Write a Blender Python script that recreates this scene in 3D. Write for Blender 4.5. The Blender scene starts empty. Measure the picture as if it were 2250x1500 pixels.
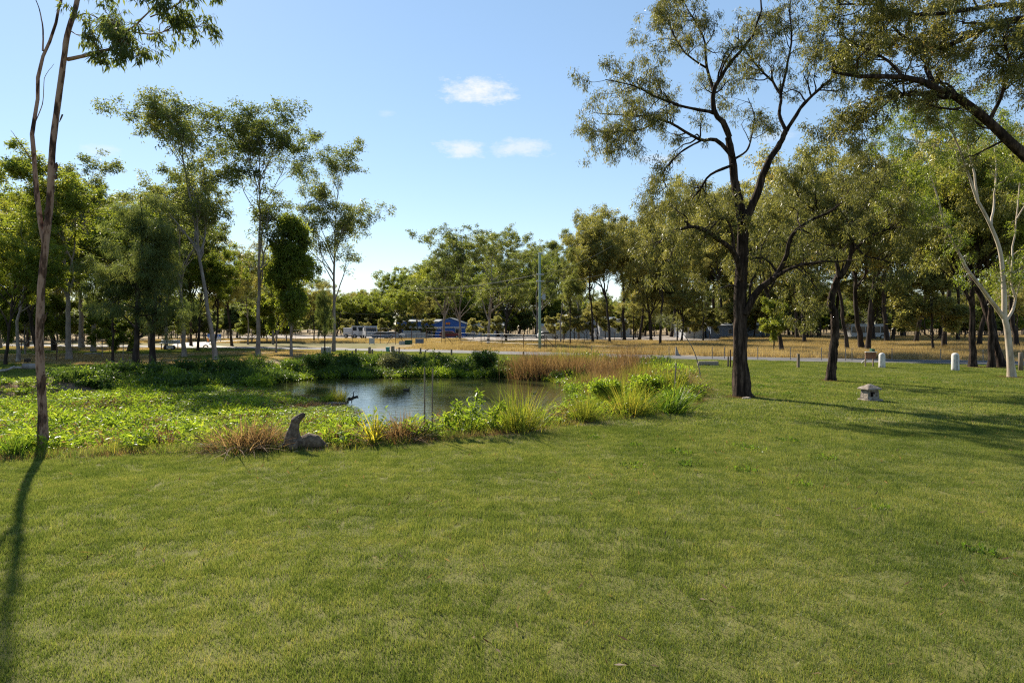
import bpy, bmesh, math, random
import numpy as np
from mathutils import Vector, Matrix

R_ = math.radians
scn = bpy.context.scene
COL = scn.collection
# ------------------------------------------------------------------ camera
F, HOR, CAMH = 1375.0, 715.0, 2.6          # focal length in photo pixels, horizon row, eye height
cam_d = bpy.data.cameras.new('camera'); cam = bpy.data.objects.new('camera', cam_d); COL.objects.link(cam)
cam.location = (0, 0, CAMH); cam.rotation_euler = (R_(90), 0, 0)
cam_d.sensor_width = 36.0; cam_d.lens = 36.0 * F / 2250.0
cam_d.shift_y = -(750.0 - HOR) / 2250.0
cam_d.clip_start = 0.1; cam_d.clip_end = 4000
scn.camera = cam
# ------------------------------------------------------------------ light
SUN_AZ, SUN_EL = R_(-34), R_(36)            # azimuth from +Y towards +X
world = bpy.data.worlds.new('World'); scn.world = world; world.use_nodes = True
sun_d = bpy.data.lights.new('sun', 'SUN'); sun = bpy.data.objects.new('sun', sun_d); COL.objects.link(sun)
sun_d.energy = 3.9; sun_d.angle = R_(0.9); sun_d.color = (1.0, 0.90, 0.74)
sdir = Vector((math.sin(SUN_AZ) * math.cos(SUN_EL), math.cos(SUN_AZ) * math.cos(SUN_EL), math.sin(SUN_EL)))
sun.rotation_euler = (-sdir).to_track_quat('-Z', 'Y').to_euler()
def build_world():
    nt = world.node_tree; nt.nodes.clear(); N = nt.nodes.new; L = nt.links.new
    out = N('ShaderNodeOutputWorld'); bg = N('ShaderNodeBackground'); L(bg.outputs[0], out.inputs[0])
    sky = N('ShaderNodeTexSky'); sky.sky_type = 'NISHITA'; sky.sun_disc = False
    sky.sun_elevation = SUN_EL; sky.sun_rotation = SUN_AZ
    sky.altitude = 50; sky.air_density = 1.0; sky.dust_density = 0.05; sky.ozone_density = 3.0
    tc = N('ShaderNodeTexCoord')
    # a few small fair-weather clouds, each a soft patch of noise round a direction
    nz = N('ShaderNodeTexNoise'); nz.inputs['Scale'].default_value = 30; nz.inputs['Detail'].default_value = 11; nz.inputs['Roughness'].default_value = .68
    mp = N('ShaderNodeMapping'); mp.inputs['Scale'].default_value = (1, 1, 2.4)
    L(tc.outputs['Generated'], mp.inputs[0]); L(mp.outputs[0], nz.inputs['Vector'])
    total = None
    for (px, py, sx, sy, amp) in [(1048, 200, 125, 44, .95), (1020, 328, 85, 32, .75), (1140, 326, 125, 30, .6), (230, 332, 60, 22, .4),
                                  (1450, 350, 70, 26, .45), (850, 250, 30, 14, .2), (1700, 300, 60, 20, .35)]:
        c = Vector(((px - 1125) / F, 1, (HOR - py) / F)); k = c.length; c.normalize()
        ax = Vector((c.y, -c.x, 0)).normalized(); up = ax.cross(c)
        def dot(v):
            n = N('ShaderNodeVectorMath'); n.operation = 'DOT_PRODUCT'; n.inputs[1].default_value = v
            L(tc.outputs['Generated'], n.inputs[0]); return n.outputs['Value']
        def m(op, a, b=None):
            n = N('ShaderNodeMath'); n.operation = op
            for i, v in enumerate((a, b)):
                if v is None: continue
                if isinstance(v, (int, float)): n.inputs[i].default_value = v
                else: L(v, n.inputs[i])
            return n.outputs[0]
        u = m('MULTIPLY', dot(ax), F / sx * k * .9); v = m('MULTIPLY', dot(up), F / sy * k * .9)
        r2 = m('ADD', m('MULTIPLY', u, u), m('MULTIPLY', v, v))
        g = m('POWER', 2.718, m('MULTIPLY', r2, -1.0))
        g = m('MULTIPLY', g, m('GREATER_THAN', dot(c), 0.5))
        q = m('SUBTRACT', m('MULTIPLY', g, 1.25), m('MULTIPLY', nz.outputs['Fac'], 1.65))
        q = m('MULTIPLY', q, 1.9); n = N('ShaderNodeClamp'); L(q, n.inputs[0]); q = m('MULTIPLY', n.outputs[0], amp)
        total = q if total is None else m('MAXIMUM', total, q)
    mix = N('ShaderNodeMix'); mix.data_type = 'RGBA'
    ga = N('ShaderNodeGamma'); ga.inputs['Gamma'].default_value = 0.6; L(sky.outputs[0], ga.inputs['Color'])
    hs = N('ShaderNodeHueSaturation'); hs.inputs['Saturation'].default_value = 1.22; hs.inputs['Value'].default_value = 1.03
    L(ga.outputs[0], hs.inputs['Color'])
    L(total, mix.inputs['Factor']); L(hs.outputs[0], mix.inputs['A']); mix.inputs['B'].default_value = (2.95, 3.05, 3.1, 1)
    L(mix.outputs['Result'], bg.inputs['Color']); bg.inputs['Strength'].default_value = 0.12
build_world()
vs = scn.view_settings
vs.view_transform = 'Standard'; vs.look = 'None'; vs.exposure = 1.45; vs.gamma = 1.0; vs.use_curve_mapping = False
cy = scn.cycles
cy.max_bounces = 8; cy.diffuse_bounces = 6; cy.glossy_bounces = 3; cy.transmission_bounces = 4; cy.transparent_max_bounces = 4
cy.caustics_reflective = False; cy.caustics_refractive = False; cy.sample_clamp_indirect = 6.0
cy.use_adaptive_sampling = False
cy.use_denoising = False; cy.filter_width = 1.2

# ------------------------------------------------------------------ helpers
def at(x, y, d):                            # photo pixel + depth -> point in the place
    return np.array(((x - 1125) / F * d, d, CAMH + (HOR - y) / F * d))
def gd(y): return CAMH * F / (y - HOR)      # depth of a point on the level ground
def gp(x, y):
    d = gd(y); return np.array(((x - 1125) / F * d, d, 0.0))
def tag(o, label, cat=None, group=None, kind=None):
    o['label'] = label
    if cat: o['category'] = cat
    if group: o['group'] = group
    if kind: o['kind'] = kind
    return o
def link(name, me, mat=None, parent=None, loc=None, rz=0.0):
    o = bpy.data.objects.new(name, me); COL.objects.link(o)
    if mat is not None and me is not None:
        if not me.materials: me.materials.append(mat)
    if parent is not None: o.parent = parent
    if loc is not None: o.location = loc
    if rz: o.rotation_euler = (0, 0, rz)
    return o
def root(name, loc, label, cat, group=None, rz=0.0):
    o = bpy.data.objects.new(name, None); COL.objects.link(o); o.empty_display_size = .2
    o.location = loc; o.rotation_euler = (0, 0, rz); tag(o, label, cat, group); return o
def npmesh(name, V, Q, attrs=None, smooth=False):
    """V (n,3), Q (m,k) constant polygon size"""
    me = bpy.data.meshes.new(name)
    V = np.ascontiguousarray(V, dtype=np.float32); Q = np.ascontiguousarray(Q, dtype=np.int32)
    me.vertices.add(len(V)); me.vertices.foreach_set('co', V.ravel())
    k = Q.shape[1]
    me.loops.add(Q.size); me.loops.foreach_set('vertex_index', Q.ravel())
    me.polygons.add(len(Q)); me.polygons.foreach_set('loop_start', np.arange(0, Q.size, k, dtype=np.int32))
    if smooth: me.polygons.foreach_set('use_smooth', np.ones(len(Q), dtype=bool))
    if attrs:
        for a, val in attrs.items():
            val = np.ascontiguousarray(val, dtype=np.float32)
            if val.ndim == 1:
                at_ = me.attributes.new(a, 'FLOAT', 'POINT'); at_.data.foreach_set('value', val)
            else:
                at_ = me.attributes.new(a, 'FLOAT_COLOR', 'POINT'); at_.data.foreach_set('color', val.ravel())
    me.update(calc_edges=True); me.validate()
    return me
def nrm(a): return a / np.maximum(np.linalg.norm(a, axis=-1, keepdims=True), 1e-9)
# --- bmesh shapes
class MB:
    def __init__(s): s.bm = bmesh.new()
    def box(s, c, d, rz=0, rx=0, ry=0, bev=0.0):
        m = Matrix.Translation(Vector(c)) @ Matrix.Rotation(rz, 4, 'Z') @ Matrix.Rotation(ry, 4, 'Y') @ Matrix.Rotation(rx, 4, 'X') @ Matrix.Diagonal((d[0], d[1], d[2], 1))
        r = bmesh.ops.create_cube(s.bm, size=1, matrix=m)
        if bev:
            es = list({e for v in r['verts'] for e in v.link_edges})
            bmesh.ops.bevel(s.bm, geom=es, offset=bev, segments=2, affect='EDGES', profile=.6)
        return s
    def prism(s, pts, axis_vec):
        vs_ = [s.bm.verts.new(p) for p in pts]; vt = [s.bm.verts.new(Vector(p) + Vector(axis_vec)) for p in pts]; n = len(pts)
        s.bm.faces.new(vs_[::-1]); s.bm.faces.new(vt)
        for i in range(n): s.bm.faces.new((vs_[i], vs_[(i + 1) % n], vt[(i + 1) % n], vt[i]))
        bmesh.ops.recalc_face_normals(s.bm, faces=s.bm.faces); return s
    def tube(s, pts, rad, k=8, cap=True, flat=1.0):
        pts = [Vector(p) for p in pts]; rings = []
        if isinstance(rad, (int, float)): rad = [rad] * len(pts)
        ref = None
        for i, p in enumerate(pts):
            t = (pts[min(i + 1, len(pts) - 1)] - pts[max(i - 1, 0)]).normalized()
            if ref is None: ref = Vector((0, 1, 0)) if abs(t.y) < .9 else Vector((1, 0, 0))
            u = t.cross(ref).normalized(); v = t.cross(u)
            rings.append([s.bm.verts.new(p + (u * math.cos(a) + v * math.sin(a) * flat) * rad[i]) for a in [2 * math.pi * j / k for j in range(k)]])
        for a, b in zip(rings[:-1], rings[1:]):
            for j in range(k): s.bm.faces.new((a[j], a[(j + 1) % k], b[(j + 1) % k], b[j]))
        if cap: s.bm.faces.new(rings[0][::-1]); s.bm.faces.new(rings[-1])
        bmesh.ops.recalc_face_normals(s.bm, faces=s.bm.faces); return s
    def lathe(s, prof, c=(0, 0, 0), k=20):
        rings = [[s.bm.verts.new((c[0] + r * math.cos(2 * math.pi * j / k), c[1] + r * math.sin(2 * math.pi * j / k), c[2] + z)) for j in range(k)] for r, z in prof]
        for a, b in zip(rings[:-1], rings[1:]):
            for j in range(k): s.bm.faces.new((a[j], a[(j + 1) % k], b[(j + 1) % k], b[j]))
        s.bm.faces.new(rings[0][::-1]); s.bm.faces.new(rings[-1]); return s
    def ball(s, c, r, sub=2):
        rr = (r, r, r) if isinstance(r, (int, float)) else r
        bmesh.ops.create_icosphere(s.bm, subdivisions=sub, radius=1, matrix=Matrix.Translation(Vector(c)) @ Matrix.Diagonal((*rr, 1))); return s
    def mesh(s, name, smooth=False):
        me = bpy.data.meshes.new(name); s.bm.to_mesh(me); s.bm.free()
        if smooth: me.polygons.foreach_set('use_smooth', [True] * len(me.polygons))
        return me
    def put(s, name, mat, parent=None, loc=None, smooth=False, rz=0): return link(name, s.mesh(name, smooth), mat, parent, loc, rz)
def fused(mb, name, voxel, smooth_it=4, disp=0.0):
    """union of overlapping shapes as one continuous skin"""
    me = mb.mesh(name); o = bpy.data.objects.new(name, me); COL.objects.link(o)
    m = o.modifiers.new('r', 'REMESH'); m.mode = 'VOXEL'; m.voxel_size = voxel; m.use_smooth_shade = True
    m = o.modifiers.new('s', 'SMOOTH'); m.iterations = smooth_it; m.factor = .5
    dg = bpy.context.evaluated_depsgraph_get(); me2 = bpy.data.meshes.new_from_object(o.evaluated_get(dg))
    bpy.data.objects.remove(o); me2.name = name
    me2.polygons.foreach_set('use_smooth', [True] * len(me2.polygons)); return me2

# ------------------------------------------------------------------ materials
def new_mat(name):
    m = bpy.data.materials.new(name); m.use_nodes = True; nt = m.node_tree; nt.nodes.clear()
    o = nt.nodes.new('ShaderNodeOutputMaterial'); return m, nt, o
def ramp(nt, fac, stops):
    r = nt.nodes.new('ShaderNodeValToRGB'); e = r.color_ramp.elements
    while len(e) < len(stops): e.new(.5)
    for el, (p, c) in zip(e, stops): el.position = p; el.color = (*c, 1)
    nt.links.new(fac, r.inputs[0]); return r.outputs[0]
def noise(nt, vec, scale, detail=4, rough=.55, stretch=None):
    n = nt.nodes.new('ShaderNodeTexNoise'); n.inputs['Scale'].default_value = scale; n.inputs['Detail'].default_value = detail; n.inputs['Roughness'].default_value = rough
    if stretch:
        mp = nt.nodes.new('ShaderNodeMapping'); mp.inputs['Scale'].default_value = stretch; nt.links.new(vec, mp.inputs[0]); vec = mp.outputs[0]
    nt.links.new(vec, n.inputs['Vector']); return n.outputs['Fac']
def mixc(nt, f, a, b, mode='MIX'):
    n = nt.nodes.new('ShaderNodeMix'); n.data_type = 'RGBA'; n.blend_type = mode
    for key, v in (('Factor', f), ('A', a), ('B', b)):
        if isinstance(v, (int, float)): n.inputs[key].default_value = v
        elif isinstance(v, tuple): n.inputs[key].default_value = (*v, 1)
        else: nt.links.new(v, n.inputs[key])
    return n.outputs['Result']
def fmath(nt, op, a, b=0.0):
    n = nt.nodes.new('ShaderNodeMath'); n.operation = op
    for i, v in enumerate((a, b)):
        if isinstance(v, (int, float)): n.inputs[i].default_value = v
        else: nt.links.new(v, n.inputs[i])
    return n.outputs[0]
def foliage_mat(name, stops, trans=.45, gloss=.05, world_noise=.35, rough=.45, objvar=.25, fine=0.0):
    """leaf: colour by per-leaf tint, slow variation over the place, light passing through the blade"""
    m, nt, out = new_mat(name); N = nt.nodes.new; L = nt.links.new
    a = N('ShaderNodeAttribute'); a.attribute_name = 'tint'
    g = N('ShaderNodeNewGeometry'); oi = N('ShaderNodeObjectInfo')
    nz = noise(nt, g.outputs['Position'], world_noise, 3)
    f = fmath(nt, 'ADD', fmath(nt, 'MULTIPLY', a.outputs['Fac'], .62), fmath(nt, 'MULTIPLY', fmath(nt, 'SUBTRACT', nz, .5), .9))
    f = fmath(nt, 'ADD', f, fmath(nt, 'MULTIPLY', oi.outputs['Random'], objvar)); f = fmath(nt, 'ADD', f, .06)
    if fine: f = fmath(nt, 'ADD', f, fmath(nt, 'MULTIPLY', fmath(nt, 'SUBTRACT', noise(nt, g.outputs['Position'], 3.0, 4), .5), fine))
    c = ramp(nt, f, stops)
    d = N('ShaderNodeBsdfDiffuse'); L(c, d.inputs[0])
    t = N('ShaderNodeBsdfTranslucent'); L(mixc(nt, 1.0, c, (1.7, 1.55, .85), 'MULTIPLY'), t.inputs[0])
    ms = N('ShaderNodeMixShader'); ms.inputs[0].default_value = trans; L(d.outputs[0], ms.inputs[1]); L(t.outputs[0], ms.inputs[2])
    gl = N('ShaderNodeBsdfGlossy'); gl.inputs['Roughness'].default_value = rough; gl.inputs['Color'].default_value = (1, 1, 1, 1)
    fr = N('ShaderNodeFresnel'); fr.inputs[0].default_value = 1.4
    ms2 = N('ShaderNodeMixShader'); L(fmath(nt, 'MULTIPLY', fr.outputs[0], gloss), ms2.inputs[0]); L(ms.outputs[0], ms2.inputs[1]); L(gl.outputs[0], ms2.inputs[2])
    L(ms2.outputs[0], out.inputs[0]); return m
def surf_mat(name, stops, scale=8.0, rough=.8, bump=.3, stretch=None, detail=5, spec=.3, metal=0.0, coat=0.0, bscale=None, coords='Object'):
    m, nt, out = new_mat(name); N = nt.nodes.new; L = nt.links.new
    tc = N('ShaderNodeTexCoord'); v = tc.outputs[coords]
    nz = noise(nt, v, scale, detail, .6, stretch)
    p = N('ShaderNodeBsdfPrincipled'); p.inputs['Roughness'].default_value = rough; p.inputs['Specular IOR Level'].default_value = spec
    p.inputs['Metallic'].default_value = metal
    L(ramp(nt, nz, stops), p.inputs['Base Color'])
    if bump:
        b = N('ShaderNodeBump'); b.inputs['Strength'].default_value = bump; b.inputs['Distance'].default_value = .03 if name != 'ironbark' else .09
        L(noise(nt, v, bscale or scale * 2, 5, .6, stretch), b.inputs['Height']); L(b.outputs[0], p.inputs['Normal'])
    L(p.outputs[0], out.inputs[0]); return m
def plain(name, c, rough=.6, metal=0.0, var=.18, scale=6):
    lo = tuple(x * (1 - var) for x in c); hi = tuple(min(1, x * (1 + var)) for x in c)
    return surf_mat(name, [(.3, lo), (.7, hi)], scale, rough, .08, None, 4, .4, metal)
M = {}
M['gum_leaf'] = foliage_mat('gum_leaf', [(.15, (.06, .088, .03)), (.5, (.125, .16, .05)), (.85, (.21, .23, .075)), (1, (.28, .21, .09))], .56)
M['olive_leaf'] = foliage_mat('olive_leaf', [(.12, (.085, .10, .036)), (.42, (.18, .192, .064)), (.78, (.28, .27, .10)), (1, (.36, .26, .13))], .56)
M['ironbark_leaf'] = foliage_mat('ironbark_leaf', [(.12, (.055, .068, .026)), (.45, (.12, .132, .046)), (.8, (.20, .195, .07)), (1, (.28, .19, .09))], .48)
M['bright_leaf'] = foliage_mat('bright_leaf', [(.15, (.075, .115, .02)), (.5, (.15, .20, .032)), (.9, (.27, .28, .055))], .6)
M['dark_leaf'] = foliage_mat('dark_leaf', [(.15, (.05, .08, .035)), (.5, (.095, .135, .05)), (.9, (.17, .20, .07))], .55)
M['grey_leaf'] = foliage_mat('grey_leaf', [(.15, (.07, .085, .045)), (.5, (.14, .155, .085)), (.9, (.24, .24, .13))], .4)
M['weed_leaf'] = foliage_mat('weed_leaf', [(.1, (.07, .12, .016)), (.42, (.17, .26, .028)), (.75, (.30, .35, .045)), (1, (.42, .38, .08))], .6, .05, .5, .45, 0)
M['bank_leaf'] = foliage_mat('bank_leaf', [(.1, (.03, .06, .016)), (.5, (.075, .13, .028)), (.9, (.17, .22, .05))], .5, .05, .5, .45, 0)  # dark greens: shade on the backlit far bank is put into the colour
M['brown_leaf'] = foliage_mat('brown_leaf', [(.1, (.08, .048, .028)), (.5, (.20, .13, .078)), (.85, (.36, .26, .165))], .4, .02, .5, .6, 0)
M['reed_leaf'] = foliage_mat('reed_leaf', [(.1, (.06, .10, .014)), (.45, (.16, .20, .03)), (.8, (.30, .28, .05)), (1, (.36, .24, .07))], .5, .04, .5, .55, .1)
M['reed_green'] = foliage_mat('reed_green', [(.1, (.035, .08, .012)), (.5, (.09, .16, .02)), (.9, (.20, .24, .04))], .5, .04, .5, .55, .1)
M['reed_yellow'] = foliage_mat('reed_yellow', [(.1, (.26, .25, .03)), (.5, (.44, .40, .05)), (.9, (.52, .46, .08))], .5, .03, .5, .5, .05)
M['lawn_blade'] = foliage_mat('lawn_blade', [(.08, (.052, .085, .019)), (.38, (.13, .177, .044)), (.68, (.21, .232, .075)), (1, (.37, .31, .16))], .45, .03, .5, .6, 0, .8)
M['dry_blade'] = foliage_mat('dry_blade', [(.1, (.15, .11, .05)), (.45, (.33, .26, .15)), (.8, (.47, .38, .235)), (1, (.2, .2, .07))], .4, .03, .12, .6, 0)
M['ironbark'] = surf_mat('ironbark', [(.34, (.008, .006, .005)), (.5, (.032, .022, .017)), (.68, (.11, .078, .06))], 10, .9, 1.0, (1, 1, .13), 8, .1, bscale=13)
M['dark_bark'] = surf_mat('dark_bark', [(.3, (.014, .011, .009)), (.55, (.042, .032, .026)), (.75, (.11, .082, .064))], 7, .9, .8, (1, 1, .2), 6, .15)
M['grey_bark'] = surf_mat('grey_bark', [(.3, (.13, .11, .095)), (.55, (.24, .205, .18)), (.75, (.36, .315, .28))], 4, .85, .4, (1, 1, .35), 6, .2)
M['pale_bark'] = surf_mat('pale_bark', [(.28, (.20, .15, .11)), (.5, (.42, .345, .26)), (.75, (.56, .48, .38))], 3.5, .75, .2, (1, 1, .3), 6, .25)
M['pink_bark'] = surf_mat('pink_bark', [(.38, (.03, .017, .012)), (.45, (.10, .052, .034)), (.50, (.26, .16, .115)), (.75, (.36, .25, .19))], 4.0, .8, .6, (1.8, 1.8, .5), 7, .2)
M['strip_bark'] = surf_mat('strip_bark', [(.3, (.03, .018, .012)), (.7, (.12, .065, .038))], 14, .9, .8, (1, 1, .3))
M['dead_wood'] = surf_mat('dead_wood', [(.3, (.16, .14, .12)), (.7, (.38, .34, .3))], 10, .85, .5, (1, 1, .2))
M['post_wood'] = surf_mat('post_wood', [(.3, (.10, .075, .05)), (.7, (.26, .205, .15))], 12, .85, .5, (1, 1, .15))
M['white_paint'] = surf_mat('white_paint', [(.32, (.20, .18, .16)), (.45, (.50, .48, .45)), (.7, (.66, .64, .61))], 9, .6, .25, (1, 1, .4))
M['stone'] = surf_mat('stone', [(.3, (.09, .07, .058)), (.5, (.22, .185, .155)), (.72, (.34, .30, .26))], 9, .9, .6)
M['seal_stone'] = surf_mat('seal_stone', [(.32, (.06, .04, .028)), (.5, (.125, .088, .06)), (.70, (.25, .185, .13))], 10, .9, .9, bscale=40)
M['rusty'] = plain('rusty', (.10, .055, .035), .8, .2, .4, 20)
M['steel'] = plain('steel', (.33, .34, .35), .45, .7)
M['wire'] = plain('wire', (.18, .18, .18), .5, .6)
M['cable'] = plain('cable', (.16, .16, .16), .95, .0)
M['pole_green'] = plain('pole_green', (.20, .30, .23), .7, 0, .15, 2)
M['transformer'] = plain('transformer', (.30, .33, .36), .5, .2)
M['blue_metal'] = plain('blue_metal', (.025, .10, .36), .5, .1, .1)
M['blue_grey'] = plain('blue_grey', (.12, .16, .23), .6, .1)
M['white_metal'] = plain('white_metal', (.42, .43, .45), .5, .1, .08)
M['grey_metal'] = plain('grey_metal', (.40, .42, .44), .5, .3, .1)
M['roof_metal'] = plain('roof_metal', (.34, .36, .38), .4, .4, .08)
M['cream'] = plain('cream', (.55, .49, .38), .7)
M['glass_dark'] = plain('glass_dark', (.02, .025, .03), .1, 0, .1)
M['black'] = plain('black', (.02, .02, .02), .6)
M['rubber'] = plain('rubber', (.03, .03, .032), .85)
M['orange'] = plain('orange', (.75, .25, .04), .6)
M['red'] = plain('red', (.16, .03, .03), .6)
M['teal'] = plain('teal', (.09, .30, .26), .6)
M['dkgreen'] = plain('dkgreen', (.02, .09, .05), .6)
M['board'] = surf_mat('board', [(.3, (.10, .045, .025)), (.7, (.24, .12, .07))], 9, .8, .3, (.2, 1, 1))
M['concrete'] = surf_mat('concrete', [(.3, (.20, .165, .13)), (.7, (.34, .29, .24))], 12, .9, .5)
M['feather'] = surf_mat('feather', [(.3, (.008, .008, .009)), (.7, (.03, .027, .025))], 30, .6, .3)
M['duck'] = surf_mat('duck', [(.3, (.03, .022, .016)), (.7, (.09, .07, .05))], 40, .7, .3)
M['beak'] = plain('beak', (.25, .19, .08), .5)
M['log_end'] = surf_mat('log_end', [(.3, (.36, .16, .05)), (.7, (.58, .30, .12))], 14, .8, .3)
M['brick_stack'] = plain('brick_stack', (.36, .355, .34), .8, 0, .2, 3)
M['banksoil'] = surf_mat('banksoil', [(.3, (.20, .135, .09)), (.7, (.42, .30, .21))], 6, .95, .8)

# ------------------------------------------------------------------ terrain
POND = np.array([(-30, 11), (-16, 11.6), (-10, 12.3), (-7.6, 13.0), (-5.5, 13.2), (-3.9, 13.35), (-2.3, 14.2), (-.3, 15.3), (2.2, 17.3), (4.4, 18.9), (5.9, 20.9), (7.2, 24), (8.6, 29.5),
                 (9.6, 36), (9.4, 41.5), (6, 43.5), (2.5, 43.6), (-1.4, 43.4), (-7.8, 45), (-13, 45), (-17.4, 40.5), (-21, 34.5), (-23, 29.5), (-25, 27), (-33, 26)], float)
WATER_Z = -.75
def sdf(x, y, poly):
    x = np.asarray(x, float); y = np.asarray(y, float); d = np.full(x.shape, 1e9); ins = np.zeros(x.shape, bool)
    a = poly; b = np.roll(poly, -1, 0)
    for (ax, ay), (bx, by) in zip(a, b):
        ex, ey = bx - ax, by - ay; t = np.clip(((x - ax) * ex + (y - ay) * ey) / (ex * ex + ey * ey), 0, 1)
        d = np.minimum(d, np.hypot(x - ax - t * ex, y - ay - t * ey))
        c = ((ay > y) != (by > y)) & (x < (bx - ax) * (y - ay) / (by - ay + 1e-12) + ax); ins ^= c
    return np.where(ins, d, -d)             # positive inside
def vnoise(x, y, s, seed=0):
    """smooth value noise"""
    r = np.random.RandomState(seed); T = r.rand(64, 64)
    u = np.asarray(x) / s + 31.7; v = np.asarray(y) / s + 17.3
    i = np.floor(u).astype(int); j = np.floor(v).astype(int); fu = u - i; fv = v - j
    fu = fu * fu * (3 - 2 * fu); fv = fv * fv * (3 - 2 * fv)
    g = lambda a, b: T[a % 64, b % 64]
    return (g(i, j) * (1 - fu) + g(i + 1, j) * fu) * (1 - fv) + (g(i, j + 1) * (1 - fu) + g(i + 1, j + 1) * fu) * fv
def ground_z(x, y):
    s = sdf(x, y, POND); s = s + (vnoise(x, y, 1.3, 3) - .5) * .5
    t = np.clip(s / 3.6, 0, 1); t = t * t * (3 - 2 * t)
    out = np.clip(-s / 6, 0, 1)
    return -1.25 * t + (vnoise(x, y, 2.2, 5) - .5) * .05 * out
ROAD = [(70, 31), (34, 43.2), (19, 48.5), (13, 51), (3, 57), (-5.7, 62), (-13.5, 66), (-27, 71.5), (-45, 77), (-80, 86), (-140, 100)]
DRIVE = [(-35, 73.8), (-42, 82), (-47, 95), (-46, 112), (-40, 130)]
YARD = [(34, 100), (-6, 100), (-10, 118), (-60, 122), (-70, 175), (60, 175)]
def line_dist(x, y, pts):
    d = np.full(np.shape(x), 1e9)
    for (ax, ay), (bx, by) in zip(pts[:-1], pts[1:]):
        ex, ey = bx - ax, by - ay; t = np.clip(((x - ax) * ex + (y - ay) * ey) / (ex * ex + ey * ey), 0, 1)
        d = np.minimum(d, np.hypot(x - ax - t * ex, y - ay - t * ey))
    return d
def road_side(x):                           # depth of the road's centre at x
    xs = [p[0] for p in ROAD][::-1]; ys = [p[1] for p in ROAD][::-1]; return np.interp(x, xs, ys)
def zones(x, y):
    """weights: lawn, dry, soil, gravel"""
    s = sdf(x, y, POND); n = vnoise(x, y, 3.0, 11); n2 = vnoise(x, y, 9, 12); n3 = vnoise(x, y, 1.1, 13)
    rs = road_side(x)
    lawn = np.ones(np.shape(x))
    dry = np.clip((y - rs - 1.5) / 1.5, 0, 1)
    # verge behind the pond on the left is thin brown grass with green strips
    left = np.clip((-x - 14 + (n - .5) * 5) / 4, 0, 1) * np.clip((y - 41 + (n - .5) * 3) / 2.0, 0, 1) * (y < rs)
    dry = np.maximum(dry, left * np.clip(.45 + (n2 - .4) * 1.6, 0, 1))
    # green paddock beyond the road at left
    green2 = np.clip((-x - 12) / 6, 0, 1) * np.clip((y - rs - 4) / 2, 0, 1) * np.clip((96 - y) / 6, 0, 1)
    dry = dry * (1 - green2 * .8)
    soil = np.clip(1 - np.abs(s + .15 + (n3 - .5) * .9) / .7, 0, 1) * np.where(y < 30, 1, .3)
    # bare bank on the far side and the dirt patch at left
    far = np.clip(1 - np.abs(s + .6) / 1.5, 0, 1) * np.clip((y - 25) / 4, 0, 1); soil = np.maximum(soil, far * (x < 4) * np.clip(n3 * 2.2, 0, 1))
    soil = np.maximum(soil, np.clip(1.6 - line_dist(x, y, [(-35, 27.5), (-23, 29.3), (-20.5, 34)]) / 1.3, 0, 1))
    soil = np.maximum(soil, (s > 0.1) * 1.0)
    grav = (sdf(x, y, np.array(YARD)) > 0) * 1.0
    verge = np.clip(1 - np.abs(line_dist(x, y, ROAD) - 3.1) / 1.0, 0, 1) * np.clip(n * 1.4, 0, 1) * (y > rs)
    grav = np.maximum(grav, verge)
    return lawn, dry, soil, grav
def grid_axis(parts):
    out = []
    for a, b, st in parts: out += list(np.arange(a, b, st))
    out.append(parts[-1][1]); return np.array(out)
gx = grid_axis([(-1500, -300, 200), (-300, -80, 20), (-80, -34, 2), (-34, 14, .35), (14, 60, 1.5), (60, 300, 20), (300, 1500, 200)])
gy = grid_axis([(-300, -20, 40), (-20, 8, 2), (8, 48, .35), (48, 120, 2), (120, 300, 15), (300, 1900, 200)])
GX, GY = np.meshgrid(gx, gy, indexing='ij'); GZ = ground_z(GX, GY)
la, dr, so, gr = zones(GX, GY)
nx, ny = GX.shape
idx = np.arange(nx * ny).reshape(nx, ny)
Q = np.stack([idx[:-1, :-1], idx[1:, :-1], idx[1:, 1:], idx[:-1, 1:]], -1).reshape(-1, 4)
zc = np.stack([dr, so, gr, np.ones_like(dr)], -1).reshape(-1, 4)
gm, nt, out = new_mat('ground'); Nn = nt.nodes.new; Ll = nt.links.new
a_ = Nn('ShaderNodeAttribute'); a_.attribute_name = 'zone'; sp = Nn('ShaderNodeSeparateColor'); Ll(a_.outputs['Color'], sp.inputs[0])
geo = Nn('ShaderNodeNewGeometry'); pos = geo.outputs['Position']
c_l = mixc(nt, noise(nt, pos, .55, 4), (.09, .11, .024), (.20, .19, .055)); c_l = mixc(nt, fmath(nt, 'MULTIPLY', noise(nt, pos, 40, 3), .8), c_l, (.09, .075, .035))
c_d = ramp(nt, noise(nt, pos, .8, 6), [(.3, (.14, .105, .055)), (.55, (.28, .205, .11)), (.75, (.38, .29, .17))])
c_s = ramp(nt, noise(nt, pos, 2.5, 7), [(.3, (.11, .075, .05)), (.55, (.26, .18, .125)), (.75, (.40, .30, .22))])
c_g = ramp(nt, noise(nt, pos, 1.2, 6), [(.3, (.24, .20, .17)), (.7, (.40, .36, .32))])
cc = mixc(nt, sp.outputs['Red'], c_l, c_d); cc = mixc(nt, sp.outputs['Green'], cc, c_s); cc = mixc(nt, sp.outputs['Blue'], cc, c_g)
pb = Nn('ShaderNodeBsdfPrincipled'); pb.inputs['Roughness'].default_value = .95; pb.inputs['Specular IOR Level'].default_value = .1
Ll(cc, pb.inputs['Base Color'])
bp = Nn('ShaderNodeBump'); bp.inputs['Strength'].default_value = .6; bp.inputs['Distance'].default_value = .05; Ll(noise(nt, pos, 9, 6), bp.inputs['Height']); Ll(bp.outputs[0], pb.inputs['Normal'])
Ll(pb.outputs[0], out.inputs[0])
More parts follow.
